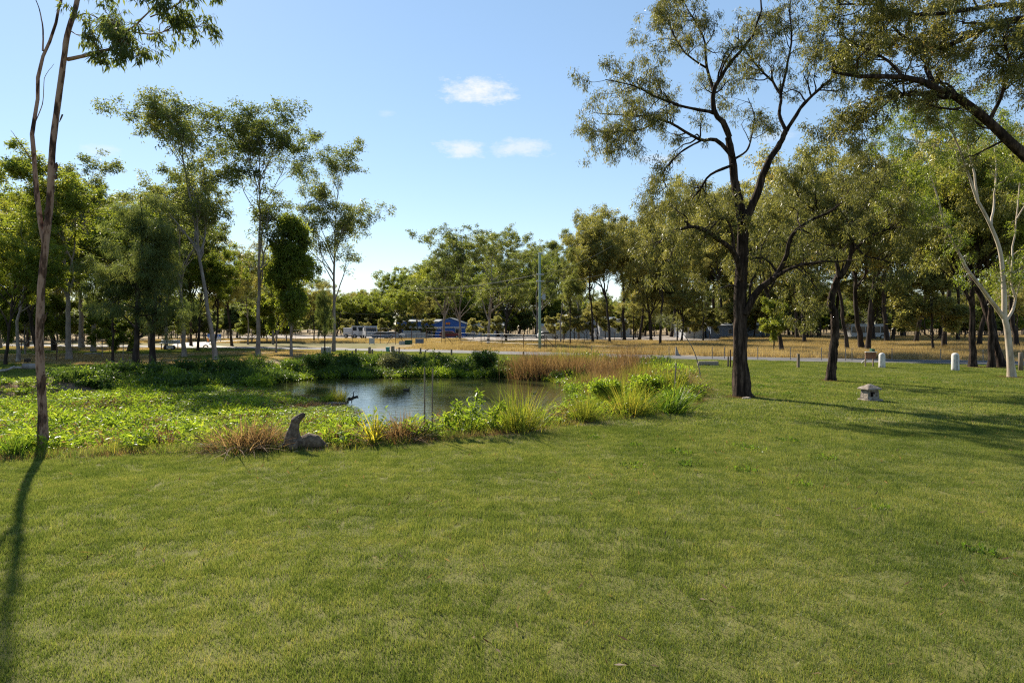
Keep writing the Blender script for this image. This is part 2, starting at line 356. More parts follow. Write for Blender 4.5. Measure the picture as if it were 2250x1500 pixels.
ground = link('ground', npmesh('ground', np.stack([GX, GY, GZ], -1).reshape(-1, 3), Q, {'zone': zc}, True), gm)
tag(ground, 'mown lawn running down to the pond and dry paddock beyond the road', kind='structure')
# water
wm, nt, out = new_mat('pond_water'); Nn = nt.nodes.new; Ll = nt.links.new
pb = Nn('ShaderNodeBsdfPrincipled'); pb.inputs['Base Color'].default_value = (.05, .05, .018, 1); pb.inputs['Roughness'].default_value = .06; pb.inputs['IOR'].default_value = 1.33
geo = Nn('ShaderNodeNewGeometry')
b1 = Nn('ShaderNodeBump'); b1.inputs['Strength'].default_value = .35; b1.inputs['Distance'].default_value = .02
w = fmath(nt, 'ADD', noise(nt, geo.outputs['Position'], 3.2, 3, .5, (.55, 1.6, 1)), fmath(nt, 'MULTIPLY', noise(nt, geo.outputs['Position'], 11, 2, .5, (.6, 1.5, 1)), .35))
Ll(w, b1.inputs['Height']); Ll(b1.outputs[0], pb.inputs['Normal']); Ll(pb.outputs[0], out.inputs[0])
wp = [(p[0], p[1], WATER_Z) for p in POND]
bm = bmesh.new(); bm.faces.new([bm.verts.new(p) for p in wp]); me = bpy.data.meshes.new('pond_water'); bm.to_mesh(me); bm.free()
tag(link('pond_water', me, wm), 'still greenish pond water reflecting the sky and trees', kind='structure')
# roads
def strip(name, pts, w, z, mat, label):
    P = np.array(pts, float); t = np.gradient(P, axis=0); t = nrm(t); n = np.stack([-t[:, 1], t[:, 0]], -1)
    k = len(P); V = []
    for f in (-.5, .5): V.append(np.column_stack([P + n * w * f, np.full(k, z)]))
    V = np.concatenate(V); Q = np.array([(i, i + 1, k + i + 1, k + i) for i in range(k - 1)])
    return tag(link(name, npmesh(name, V, Q), mat), label, kind='structure')
def smooth_line(pts, n):
    P = np.array(pts, float); t = np.linspace(0, len(P) - 1, n); i = np.clip(t.astype(int), 0, len(P) - 2); f = (t - i)[:, None]
    p0 = P[np.clip(i - 1, 0, None)]; p1 = P[i]; p2 = P[i + 1]; p3 = P[np.clip(i + 2, None, len(P) - 1)]
    return .5 * (2 * p1 + (p2 - p0) * f + (2 * p0 - 5 * p1 + 4 * p2 - p3) * f ** 2 + (3 * p1 - p0 - 3 * p2 + p3) * f ** 3)
road_mat = surf_mat('road_asphalt', [(.3, (.085, .085, .09)), (.7, (.15, .148, .15))], .8, .85, .3, None, 8, .3, coords='Object')
drive_mat = surf_mat('drive_gravel', [(.3, (.40, .36, .31)), (.7, (.58, .54, .48))], .7, .9, .3, None, 8)
strip('road', smooth_line(ROAD, 60), 5.2, .03, road_mat, 'narrow grey sealed road running behind the pond')
strip('driveway', smooth_line(DRIVE, 30), 4.4, .034, drive_mat, 'pale gravel driveway leading from the road to the yard')

# ------------------------------------------------------------------ tree growth
def branch_arrays(polys, n=16):
    return np.stack([smooth_line(p, n) for p in polys])
def interp_b(P, i, t):
    n = P.shape[1]; u = np.clip(t, 0, 1) * (n - 1); k = np.minimum(u.astype(int), n - 2); f = u - k
    if P.ndim == 3: f = f[:, None]
    return P[i, k] * (1 - f) + P[i, k + 1] * f
def children(P, R, rng, per, t0, t1, ang, length, up=0.0, wob=.25, n=7, grav=0.0, rr=.6, rmin=.004, taper=.25, angsd=.25, lenpow=.45):
    B = P.shape[0]
    per = np.full(B, per) if np.isscalar(per) else np.asarray(per)
    i = np.repeat(np.arange(B), per); m = len(i)
    t = rng.uniform(t0, t1, m)
    p = interp_b(P, i, t); T = np.gradient(P, axis=1); tan = nrm(interp_b(T, i, t)); r = interp_b(R, i, t)
    rnd = rng.normal(size=(m, 3)); perp = nrm(rnd - (rnd * tan).sum(-1, keepdims=True) * tan)
    a = (ang + rng.normal(size=m) * angsd)[:, None]
    d = tan * np.cos(a) + perp * np.sin(a); d[:, 2] += up; d = nrm(d)
    ln = (length if np.isscalar(length) else np.asarray(length)[i]) * rng.uniform(.6, 1.25, m) * (1 - lenpow * t)
    C = np.zeros((m, n, 3)); C[:, 0] = p; st = (ln / (n - 1))[:, None]
    for k in range(1, n):
        d = d + rng.normal(size=(m, 3)) * wob; d[:, 2] += grav; d = nrm(d); C[:, k] = C[:, k - 1] + d * st
    r0 = np.maximum(np.minimum(r * rr, ln * .03 + .004), rmin)
    RR = r0[:, None] * np.linspace(1, taper, n)[None]
    return C, RR
def tubes(P, R, k, rng=None, knob=0.0):
    B, n, _ = P.shape; T = nrm(np.gradient(P, axis=1))
    mean = np.abs(nrm(P[:, -1] - P[:, 0])); ref = np.zeros((B, 3)); ref[np.arange(B), mean.argmin(1)] = 1
    u = nrm(np.cross(T, ref[:, None])); v = np.cross(T, u)
    a = np.arange(k) * 2 * np.pi / k
    rad = np.repeat(R[:, :, None], k, 2)
    if knob and rng is not None: rad = rad * (1 + rng.normal(size=rad.shape) * knob)
    V = P[:, :, None] + (u[:, :, None] * np.cos(a)[None, None, :, None] + v[:, :, None] * np.sin(a)[None, None, :, None]) * rad[..., None]
    base = (np.arange(B) * n * k)[:, None, None]; ring = (np.arange(n - 1) * k)[None, :, None]; j = np.arange(k)[None, None]; j2 = (j + 1) % k
    Q = np.stack([base + ring + j, base + ring + j2, base + ring + k + j2, base + ring + k + j], -1).reshape(-1, 4)
    return V.reshape(-1, 3), Q
def join(parts):
    V = []; Q = []; o = 0
    for v, q in parts: V.append(v); Q.append(q + o); o += len(v)
    return np.concatenate(V), np.concatenate(Q)
def leaf_mesh(name, P, rng, per, size, width, spread=.1, droop=.5, along=.35, t0=.15, cluster=0.0):
    B = P.shape[0]; i = np.repeat(np.arange(B), per); m = len(i); t = rng.uniform(t0, 1.02, m)
    p = interp_b(P, i, t) + rng.normal(size=(m, 3)) * spread
    tan = nrm(interp_b(np.gradient(P, axis=1), i, t))
    ax = tan * along + rng.normal(size=(m, 3)) * .55; ax[:, 2] -= droop; ax = nrm(ax)
    sd = nrm(np.cross(ax, rng.normal(size=(m, 3)))); L = (size * rng.uniform(.6, 1.3, m))[:, None]; W = (width * rng.uniform(.7, 1.2, m))[:, None]
    nv = np.cross(ax, sd) * W * .25
    V = np.stack([p, p + ax * L * .4 + sd * W * .5 + nv, p + ax * L, p + ax * L * .4 - sd * W * .5 + nv], 1).reshape(-1, 3)
    Q = np.arange(m * 4).reshape(-1, 4)
    tw = rng.rand(B)[i] * .45 + rng.rand(m) * .55
    return npmesh(name, V, Q, {'tint': np.repeat(tw, 4)})
def straight(base, top, n, rng, wob=.02, bend=0.0):
    t = np.linspace(0, 1, n)[:, None]; P = base * (1 - t) + top * t; Ln = np.linalg.norm(top - base)
    off = np.cumsum(rng.normal(size=(n, 3)) * wob * Ln / math.sqrt(n), 0); off[:, 2] = 0; off -= off[0]
    P = P + off * (t * .8 + .2) ; P[:, 0] += bend * np.sin(t[:, 0] * math.pi) * Ln; return P
def flare(n, r0, r1, fl=.35): t = np.linspace(0, 1, n); return r0 * (1 - t) + r1 * t + r0 * fl * np.exp(-t * 22)
class Tree:
    """meshes of one tree, base at the origin"""
    def __init__(s, trunk_me, limb_me, crown_me, h): s.trunk, s.limb, s.crown, s.h = trunk_me, limb_me, crown_me, h
def gum(seed, h=17, clear=.40, r=.17, nb=12, spread=.36, leaves=10, size=.24, width=.085, bark='grey_bark', leaf='gum_leaf', droop=.35, twigs=6, up=.35, ang=.55, lean=0.0, sub=6, lenpow=.42, wob=.035):
    """tall clear-stemmed gum: slender ascending limbs carrying foliage in clumps at their ends"""
    rng = np.random.RandomState(seed)
    tr = straight(np.zeros(3), np.array((lean * h, 0, h * .93)), 22, rng, wob)[None]; tR = flare(22, r, r * .12)[None]
    l1, r1 = children(tr, tR, rng, nb, clear, .97, ang, h * spread * 1.3, up * .5, .12, 10, .04, .62, .02, .2, .18, lenpow)
    l1b, r1b = children(l1, r1, rng, 3, .3, .85, .6, h * spread * .5, .2, .16, 8, .03, .65, .012)
    L = np.concatenate([interp_n(l1, 8), l1b, interp_n(tr[:, 13:], 8)]); LR = np.concatenate([interp_n(r1, 8), r1b, interp_n(tR[:, 13:], 8)])
    l2, r2 = children(L, LR, rng, sub, .45, 1.0, .75, h * .065, .2, .25, 6, .0, .6, .008)
    l3, r3 = children(l2, r2, rng, twigs, .3, 1.0, .8, h * .032, 0, .3, 5, -.05, .6, .005)
    trunk = npmesh('trunk', *tubes(tr, tR, 10, rng, .04), None, True)
    limb = npmesh('limb', *join([tubes(l1, r1, 6), tubes(l1b, r1b, 5), tubes(l2, r2, 4), tubes(l3[::2], r3[::2], 3)]), None, True)
    crown = leaf_mesh('crown', l3, rng, leaves, size, width, .12, droop)
    for me, mt in ((trunk, bark), (limb, bark), (crown, leaf)): me.materials.append(M[mt])
    return Tree(trunk, limb, crown, np.percentile(l3[..., 2], 99.7))
def interp_n(P, n):
    B, k = P.shape[:2]; u = np.linspace(0, k - 1, n); i = np.minimum(u.astype(int), k - 2); f = u - i
    f = f.reshape((1, n) + (1,) * (P.ndim - 2)); return P[:, i] * (1 - f) + P[:, i + 1] * f
def spreading(seed, h=14, fork=.27, r=.135, stems=3, leaves=20, size=.22, width=.06, bark='dark_bark', leaf='olive_leaf', droop=.75, open_=.5, twigs=7, low=.0):
    """dark-barked tree with crooked spreading limbs and hanging foliage"""
    rng = np.random.RandomState(seed)
    tr = straight(np.zeros(3), np.array((rng.normal() * .05 * h, rng.normal() * .05 * h, h * .62)), 18, rng, .05)[None]; tR = flare(18, r, r * .35)[None]
    l0, r0 = children(tr, tR, rng, stems + 5, fork, 1.0, open_, h * .55, .45, .16, 12, .04, .75, .03, .2, .2, .35)
    l1, r1 = children(l0, r0, rng, 6, .25, 1.0, .8, h * .24, .12, .24, 9, -.01, .65, .015)
    l2, r2 = children(np.concatenate([l1, interp_n(l0, 9)]), np.concatenate([r1, interp_n(r0, 9)]), rng, 4, .3, 1.0, .8, h * .11, .02, .3, 7, -.05, .6, .008)
    l3, r3 = children(l2, r2, rng, twigs, .3, 1.0, .8, h * .05, -.15, .3, 5, -.16, .6, .005)
    trunk = npmesh('trunk', *tubes(tr, tR, 10, rng, .07), None, True)
    limb = npmesh('limb', *join([tubes(l0, r0, 7, rng, .05), tubes(l1, r1, 5), tubes(l2, r2, 4), tubes(l3[::2], r3[::2], 3)]), None, True)
    crown = leaf_mesh('crown', l3, rng, leaves, size, width, .12, droop)
    for me, mt in ((trunk, bark), (limb, bark), (crown, leaf)): me.materials.append(M[mt])
    return Tree(trunk, limb, crown, np.percentile(l3[..., 2], 99.7))
def fine_tree(seed, h=12, r=.15, leaves=30, size=.34, width=.022, bark='dark_bark', leaf='dark_leaf', spread=.32, low=.12, droop=.9, nb=26):
    """casuarina: fine hanging needles, dense, branches from low down"""
    rng = np.random.RandomState(seed)
    tr = straight(np.zeros(3), np.array((rng.normal() * .02 * h, 0, h * .88)), 18, rng, .03)[None]; tR = flare(18, r, r * .10)[None]
    l1, r1 = children(tr, tR, rng, nb, low, .97, .95, h * spread, .25, .16, 8, .0, .5, .015, .2, .2, .8)
    l2, r2 = children(np.concatenate([l1, interp_n(tr, 8)]), np.concatenate([r1, interp_n(tR, 8)]), rng, 7, .25, 1.0, .7, h * .1, .1, .25, 6, -.02, .5, .006)
    l3, r3 = children(l2, r2, rng, 4, .2, 1.0, .7, h * .06, -.1, .3, 5, -.15, .5, .004)
    trunk = npmesh('trunk', *tubes(tr, tR, 9, rng, .05), None, True); limb = npmesh('limb', *join([tubes(l1, r1, 5), tubes(l2, r2, 3)]), None, True)
    crown = leaf_mesh('crown', l3, rng, leaves, size, width, .1, droop)
    for me, mt in ((trunk, bark), (limb, bark), (crown, leaf)): me.materials.append(M[mt])
    return Tree(trunk, limb, crown, np.percentile(l3[..., 2], 99.7))
rngG = random.Random(7)
def plant(T, px, py, top, label, cat='tree', group=None, name='gum_tree', rz=None, wide=1.0, d=None, lean=0.0, bark=None, leaf=None):
    if d is None: p = gp(px, py)
    else: p = np.array(((px - 1125) / F * d, d, 0.0))
    h = (py - top) * p[1] / F; s = h / T.h
    o = root(name, p, label, cat, group, rngG.uniform(0, 6.28) if rz is None else rz)
    o.scale = (s * wide, s * wide, s)
    if lean: o.rotation_euler = (0, lean, 0)
    for nm, me, ov in (('trunk', T.trunk, bark), ('limb', T.limb, bark), ('crown', T.crown, leaf)):
        c = link(nm, me, None, o)
        if ov: c.material_slots[0].link = 'OBJECT'; c.material_slots[0].material = M[ov]
    return o

# --- prototypes
G = [gum(11, leaves=10, spread=.4, nb=15), gum(12, nb=14, spread=.36, leaves=8), gum(13, h=16, clear=.36, spread=.40, nb=12), gum(14, h=15, clear=.3, nb=15, leaf='bright_leaf', spread=.36)]
GT = [gum(s_, h=18, clear=c_, nb=n_, spread=sp_, leaves=7, r=.135, wob=.014, size=.22, width=.075, ang=.5, up=.45, lenpow=.38) for s_, c_, n_, sp_ in ((71, .30, 21, .30), (72, .34, 20, .28), (73, .27, 22, .30))]
GL = [gum(21, h=18, clear=.36, nb=13, spread=.38, leaves=10, r=.14), gum(22, h=18, clear=.34, nb=15, spread=.38, leaves=10, r=.14)]
GD = [gum(61, h=16, clear=.24, nb=18, spread=.44, leaves=8, size=.26, width=.09, sub=5), gum(62, h=16, clear=.2, nb=20, spread=.46, leaves=8, size=.26, width=.09, sub=5)]
O = [spreading(31), spreading(32, open_=.62, fork=.35), spreading(33, h=13, fork=.25, stems=5), spreading(34, h=12, fork=.45, open_=.7), spreading(35, h=13, leaf='bright_leaf', fork=.35, droop=.4, size=.2, width=.085)]
C = [fine_tree(41), fine_tree(42, h=10, low=.2, nb=22, spread=.36)]
S = [gum(51, h=8, clear=.12, r=.09, nb=20, spread=.25, leaf='bright_leaf', leaves=10, size=.2, width=.085, ang=.8, up=.3, sub=5),
     gum(53, h=8, clear=.1, r=.09, nb=44, spread=.26, leaf='bright_leaf', leaves=7, size=.2, width=.08, ang=.95, up=.3, sub=5, lenpow=.85, wob=.015),
     gum(52, h=6, clear=.04, r=.07, nb=18, spread=.40, leaf='gum_leaf', leaves=10, size=.18, width=.08, ang=.9, up=.2, sub=5)]

# ------------------------------------------------------------------ scattered stuff (grass, weeds) through geometry nodes
def scatter(name, protos, pts, rot, scl, idx, label, cat, kind='stuff'):
    k = len(pts); me = bpy.data.meshes.new(name); me.vertices.add(k); me.vertices.foreach_set('co', np.ascontiguousarray(pts, dtype=np.float32).ravel())
    a = me.attributes.new('rot', 'FLOAT', 'POINT'); a.data.foreach_set('value', np.asarray(rot, dtype=np.float32))
    a = me.attributes.new('scl', 'FLOAT_VECTOR', 'POINT'); a.data.foreach_set('vector', np.ascontiguousarray(scl, dtype=np.float32).ravel())
    a = me.attributes.new('pick', 'INT', 'POINT'); a.data.foreach_set('value', np.asarray(idx, dtype=np.int32))
    o = link(name, me); col = bpy.data.collections.new(name + '_kinds')
    for i, pm in enumerate(protos): col.objects.link(bpy.data.objects.new('%s_kind_%d' % (name, i), pm))
    ng = bpy.data.node_groups.new(name, 'GeometryNodeTree')
    ng.interface.new_socket('Geometry', in_out='INPUT', socket_type='NodeSocketGeometry'); ng.interface.new_socket('Geometry', in_out='OUTPUT', socket_type='NodeSocketGeometry')
    N = ng.nodes.new; L = ng.links.new; gi = N('NodeGroupInput'); go = N('NodeGroupOutput')
    ci = N('GeometryNodeCollectionInfo'); ci.inputs['Collection'].default_value = col; ci.inputs['Separate Children'].default_value = True; ci.inputs['Reset Children'].default_value = True
    ip = N('GeometryNodeInstanceOnPoints'); ip.inputs['Pick Instance'].default_value = True
    def attr(nm, t):
        n = N('GeometryNodeInputNamedAttribute'); n.data_type = t; n.inputs['Name'].default_value = nm; return n.outputs['Attribute']
    cx = N('ShaderNodeCombineXYZ'); L(attr('rot', 'FLOAT'), cx.inputs['Z'])
    L(gi.outputs[0], ip.inputs['Points']); L(ci.outputs[0], ip.inputs['Instance']); L(attr('pick', 'INT'), ip.inputs['Instance Index'])
    L(cx.outputs[0], ip.inputs['Rotation']); L(attr('scl', 'FLOAT_VECTOR'), ip.inputs['Scale']); L(ip.outputs[0], go.inputs[0])
    m = o.modifiers.new('scatter', 'NODES'); m.node_group = ng
    return tag(o, label, cat, kind=kind)
def blades(name, rng, n, size, h, w, lean=.45, mat='lawn_blade', seg=1, hv=.5, dome=0.0, curve=.3, base=None):
    """n tapering grass blades on a square (or disc) of the given size"""
    if base is None: b = np.column_stack([rng.uniform(-.5, .5, (n, 2)) * size, np.zeros(n)])
    else: b = base
    az = rng.uniform(0, 2 * np.pi, n); ln = np.abs(rng.normal(size=n)) * lean
    H = h * (1 - hv + hv * 2 * rng.rand(n) * .75)
    dirv = np.column_stack([np.cos(az) * ln, np.sin(az) * ln, np.ones(n)])
    if dome: dirv[:, :2] += b[:, :2] * dome
    dirv = nrm(dirv); fa = rng.uniform(0, np.pi, n); sd = np.column_stack([np.cos(fa), np.sin(fa), np.zeros(n)]) * (w * rng.uniform(.7, 1.3, n))[:, None] * .5
    out_ = np.column_stack([dirv[:, 0], dirv[:, 1], np.zeros(n)]); tint = rng.rand(n)
    if seg == 1:
        V = np.stack([b - sd, b + sd, b + dirv * H[:, None]], 1).reshape(-1, 3); Q = np.arange(3 * n).reshape(-1, 3)
        me = npmesh(name, V, Q, {'tint': np.repeat(tint, 3)})
    else:
        rows = []
        for k in range(seg + 1):
            t = k / seg; c = b + dirv * (H * t)[:, None] + out_ * (H * curve * t * t)[:, None] - np.column_stack([np.zeros((n, 2)), H * curve * .55 * t * t * np.linalg.norm(out_[:, :2], axis=1) * 1.6])
            wd = (1 - .9 * t ** 1.6); rows += [c - sd * wd, c + sd * wd]
        V = np.stack(rows, 1).reshape(-1, 3); m2 = 2 * (seg + 1); o = (np.arange(n) * m2)[:, None, None]
        Q = o + np.array([[2 * k, 2 * k + 1, 2 * k + 3, 2 * k + 2] for k in range(seg)])[None]
        me = npmesh(name, V, Q.reshape(-1, 4), {'tint': np.repeat(tint, m2)})
    me.materials.append(M[mat]); return me
def weed(name, rng, stems, size, h, leaf, lw, mat, per=11, droop=.15, lean=.35):
    b = np.column_stack([rng.uniform(-.5, .5, (stems, 2)) * size, np.zeros(stems)])
    az = rng.uniform(0, 6.28, stems); ln = np.abs(rng.normal(size=stems)) * lean
    tip = b + nrm(np.column_stack([np.cos(az) * ln, np.sin(az) * ln, np.ones(stems)])) * (h * rng.uniform(.55, 1.1, stems))[:, None]
    t = np.linspace(0, 1, 5)[None, :, None]; P = b[:, None] * (1 - t) + tip[:, None] * t
    me = leaf_mesh(name, P, rng, per, leaf, lw, leaf * .25, droop, .25, .25); me.materials.append(M[mat]); return me
rs = np.random.RandomState(3)
# near lawn: short tufted turf
turf = [blades('turf_%d' % i, rs, 2600, .62, .045, .0055, .8, 'lawn_blade') for i in range(3)] + [blades('turf_tall', rs, 900, .62, .075, .006, .9, 'lawn_blade')]
turf_far = [blades('turf_far_%d' % i, rs, 1700, 1.3, .075, .016, .7, 'lawn_blade') for i in range(2)]
def lawn_points(x0, x1, y0, y1, step, jit, keep):
    X, Y = np.meshgrid(np.arange(x0, x1, step), np.arange(y0, y1, step)); X = X.ravel() + rs.uniform(-jit, jit, X.size); Y = Y.ravel() + rs.uniform(-jit, jit, Y.size)
    k = keep(X, Y); return X[k], Y[k]
vis = lambda X, Y, m=1.5: np.abs(X) < Y * .83 + m
def lawn_keep(X, Y):
    la, dr, so, gr = zones(X, Y); return vis(X, Y) & (sdf(X, Y, POND) < -.12) & (dr < .5) & (gr < .5) & (so < .75) & (line_dist(X, Y, ROAD) > 2.6)
X, Y = lawn_points(-16, 16, 3.4, 16.5, .5, .1, lambda X, Y: lawn_keep(X, Y) & (Y < 16))
n = len(X); tall = vnoise(X, Y, 1.4, 21) * .6 + vnoise(X, Y, .6, 22) * .4
pick = np.where(rs.rand(n) < .12 + .35 * (tall > .62), 3, rs.randint(0, 3, n)); sz = .75 + .7 * tall
scatter('lawn_grass', turf, np.column_stack([X, Y, ground_z(X, Y) - .004]), rs.uniform(0, 6.28, n), np.column_stack([np.ones(n) * 1.05, np.ones(n) * 1.05, sz]), pick,
        'short mown green grass of the near lawn', 'grass')
X, Y = lawn_points(-70, 60, 15.6, 74, 1.05, .2, lambda X, Y: lawn_keep(X, Y))
n = len(X)
scatter('far_lawn_grass', turf_far, np.column_stack([X, Y, ground_z(X, Y) - .006]), rs.uniform(0, 6.28, n), np.column_stack([np.ones(n)] * 2 + [.6 + .5 * vnoise(X, Y, 2.5, 23)]), rs.randint(0, 2, n),
        'mown green grass around the trees and along the road', 'grass')
lit = [leaf_mesh('litter_%d' % i, np.stack([np.linspace((a, b, .035), (a + .02, b + .02, .035), 3) for a, b in rs.uniform(-.5, .5, (7, 2))]), rs, 1, .10, .018, .01, 0.0, .2) for i in range(2)]
for me_ in lit: me_.materials.append(M['brown_leaf'])
X, Y = lawn_points(-16, 24, 3.6, 30, 1.3, .6, lambda X, Y: lawn_keep(X, Y) & (rs.rand(len(X)) < .55)); n = len(X)
scatter('leaf_litter', lit, np.column_stack([X, Y, np.full(n, .0)]), rs.rand(n) * 6.28, np.ones((n, 3)), rs.randint(0, 2, n), 'scattered fallen gum leaves on the lawn', 'leaf litter')
lw = [weed('lawn_weed_%d' % i, rs, 22, .45, .05, .06, .03, 'reed_green', 5, -.1, 1.2) for i in range(2)]
X, Y = lawn_points(-14, 22, 4, 32, .8, .4, lambda X, Y: lawn_keep(X, Y) & (vnoise(X, Y, 3.5, 55) + rs.rand(len(X)) * .5 > 1.02)); n = len(X)
scatter('lawn_weed', lw, np.column_stack([X, Y, ground_z(X, Y)]), rs.rand(n) * 6.28, np.column_stack([rs.uniform(.5, 1.2, n)] * 2 + [np.ones(n)]), rs.randint(0, 2, n), 'low broad leaved weeds growing in patches in the lawn', 'lawn weeds')
# dry grass beyond the road
dry = [blades('dry_%d' % i, rs, 620, 2.0, .55, .022, .4, 'dry_blade') for i in range(3)]
drys = [blades('dry_short_%d' % i, rs, 800, 1.6, .11, .02, .7, 'dry_blade') for i in range(2)]
def dry_keep(X, Y):
    la, dr, so, gr = zones(X, Y); return vis(X, Y, 4) & (dr > .4) & (gr < .4) & (line_dist(X, Y, ROAD) > 3.2) & (Y > road_side(X)) & (line_dist(X, Y, DRIVE) > 2.8)
X, Y = lawn_points(-60, 120, 42, 140, 1.7, .5, lambda X, Y: dry_keep(X, Y) & ((X > -12) | (Y > 92)))
n = len(X); hh = .35 + 1.0 * vnoise(X, Y, 7, 31) * np.clip(.35 + (X + 10) / 45, .3, 1)
scatter('dry_grass', dry, np.column_stack([X, Y, np.zeros(n)]), rs.uniform(0, 6.28, n), np.column_stack([np.ones(n), np.ones(n), hh]), rs.randint(0, 3, n), 'tall straw coloured dry grass under the trees beyond the road', 'dry grass')
def dry2(X, Y):
    la, dr, so, gr = zones(X, Y); return vis(X, Y, 4) & (dr > .35) & (line_dist(X, Y, ROAD) > 2.8) & (Y < road_side(X)) & (rs.rand(len(X)) < .75)
X, Y = lawn_points(-75, -8, 30, 78, 1.3, .4, dry2); n = len(X)
scatter('thin_dry_grass', drys, np.column_stack([X, Y, np.zeros(n)]), rs.uniform(0, 6.28, n), np.column_stack([np.ones(n), np.ones(n), .5 + .6 * rs.rand(n)]), rs.randint(0, 2, n), 'thin brown grass and leaf litter under the gums left of the pond', 'dry grass')

# pond weeds
OPEN = np.array([(-14.6, 36.3), (-12, 39.6), (-6, 40.6), (0, 40.6), (2.4, 38), (3.4, 33.5), (3.3, 27.5), (1.6, 23.0), (-.2, 20.4), (-2.2, 18.6), (-4.4, 18.6), (-5.6, 20.6), (-6.0, 23.5), (-6.7, 25.2), (-9.3, 28.2), (-13.0, 31.8)], float)
weeds = [weed('weed_%d' % i, rs, 26, .9, .42, .15, .042, 'weed_leaf') for i in range(3)] + \
        [weed('weed_brown', rs, 22, .9, .45, .12, .03, 'brown_leaf', 10, .3, .5), weed('weed_tall', rs, 7, .7, .8, .17, .035, 'weed_leaf', 13, .2, .25),
         blades('weed_sedge', rs, 90, .7, .6, .018, .35, 'reed_leaf', 3)]
X, Y = lawn_points(-34, 10, 10.8, 46, .52, .24, lambda X, Y: vis(X, Y, 2) & (sdf(X, Y, POND) > .10) & (sdf(X, Y, OPEN) < .25))
s_in = sdf(X, Y, POND); so_ = sdf(X, Y, OPEN); n = len(X)
nz = vnoise(X, Y, 1.6, 41); nz2 = vnoise(X, Y, 4.5, 42); farb = Y > 37.5 - np.clip((-X - 8) * .55, 0, 14)
near = (s_in < 2.6) & (Y < 21) & (X > -6.5)
pick = rs.randint(0, 3, n)
pick = np.where((rs.rand(n) < .10 + .22 * (nz2 > .62) + .30 * near), 3, pick)
pick = np.where(near & (rs.rand(n) < .22), 4, pick); pick = np.where((rs.rand(n) < .10) & (X > -7), 5, pick)
z = np.maximum(ground_z(X, Y), WATER_Z - .02)
hs = (.5 + .75 * nz) * np.where(near, .85, 1.0) * np.where((X < -5) & (Y > 21), np.clip(.45 + (-so_ - .2) * .12, .4, .8), 1.0)
keep = ~farb & (rs.rand(n) < np.where(near & (X > -5) & (X < 1.6), 0.9, np.where(nz2 < .22, .6, .97)))
k = keep; n2 = k.sum(); ww = rs.uniform(.85, 1.25, n2)
scatter('pond_weed', weeds, np.column_stack([X, Y, z])[k], rs.uniform(0, 6.28, n2), np.column_stack([ww, ww, hs[k] * rs.uniform(.8, 1.2, n2)]), pick[k], 'bright green leafy water weeds choking the near and left side of the pond', 'water weeds')
X2, Y2 = lawn_points(-6, 9.5, 12.5, 37, .36, .17, lambda X, Y: (sdf(X, Y, POND) > .12) & (sdf(X, Y, POND) < 2.3) & (sdf(X, Y, OPEN) < .1) & (Y < 36) & (np.hypot(X + 3.05, Y - 13.7) > .75) & (np.hypot(X + 4.5, Y - 13.3) > .8)); n3_ = len(X2); u3 = vnoise(X2, Y2, .9, 77)
edge = [weed('edge_green', rs, 16, .5, .34, .12, .036, 'weed_leaf'), weed('edge_rust', rs, 16, .5, .36, .10, .028, 'brown_leaf', 10, .3, .5), blades('edge_yellow', rs, 60, .4, .42, .010, .5, 'reed_leaf', 3, .6, .4, .6), blades('edge_straw', rs, 60, .4, .40, .009, .55, 'brown_leaf', 3, .6, .4, .6)]
scatter('bank_edge_plants', edge, np.column_stack([X2, Y2, np.maximum(ground_z(X2, Y2), WATER_Z)]), rs.rand(n3_) * 6.28, np.column_stack([np.ones(n3_), np.ones(n3_), (.45 + .9 * u3) * np.where((X2 > -4.5) & (X2 < 1.5), .75, 1.0)]), np.where(X2 > 1.5, rs.choice([0, 0, 1, 1, 2, 2, 3, 3], n3_), rs.choice([0, 0, 0, 1, 1, 2, 2, 3], n3_)), 'tangled green yellow and rusty plants along the near and right pond bank', 'bank plants')
bankp = [weed('bank_%d' % i, rs, 40, 1.1, .55, .16, .06, 'bank_leaf', 12, .2) for i in range(2)] + [weed('bank_light', rs, 34, 1.1, .42, .15, .055, 'weed_leaf', 11, .2), blades('bank_tuft', rs, 160, .8, .75, .02, .45, 'bank_leaf' , 3)]
k = farb; n2 = k.sum(); low = np.clip((so_[k] + 4) / 4, 0, 1)
pk = np.where(rs.rand(n2) < .25 + .5 * (so_[k] > -1.2), 2, rs.randint(0, 2, n2)); pk = np.where(rs.rand(n2) < .12, 3, pk)
kk = (s_in[k] > .8) | (rs.rand(n2) < .45)
scatter('bank_shrubbery', bankp, np.column_stack([X, Y, z])[k][kk], rs.uniform(0, 6.28, kk.sum()), np.column_stack([np.full(kk.sum(), 1.0), np.full(kk.sum(), 1.0), (.6 + .9 * nz[k][kk])]), pk[kk], 'dark green leafy scrub covering the far bank of the pond', 'scrub')
# straw and litter on the near rim
rim = [blades('rim_straw', rs, 120, .7, .12, .008, 1.2, 'brown_leaf')]
t = rs.rand(260) * 11; i = t.astype(int); f = (t - i)[:, None]; pr = POND[1:14][i] * (1 - f) + POND[1:14][i + 1] * f + rs.normal(size=(260, 2)) * .12
scatter('rim_straw', rim, np.column_stack([pr, ground_z(pr[:, 0], pr[:, 1])]), rs.rand(260) * 6.28, np.ones((260, 3)), np.zeros(260, int), 'dry brown straw along the rim between lawn and pond', 'straw')

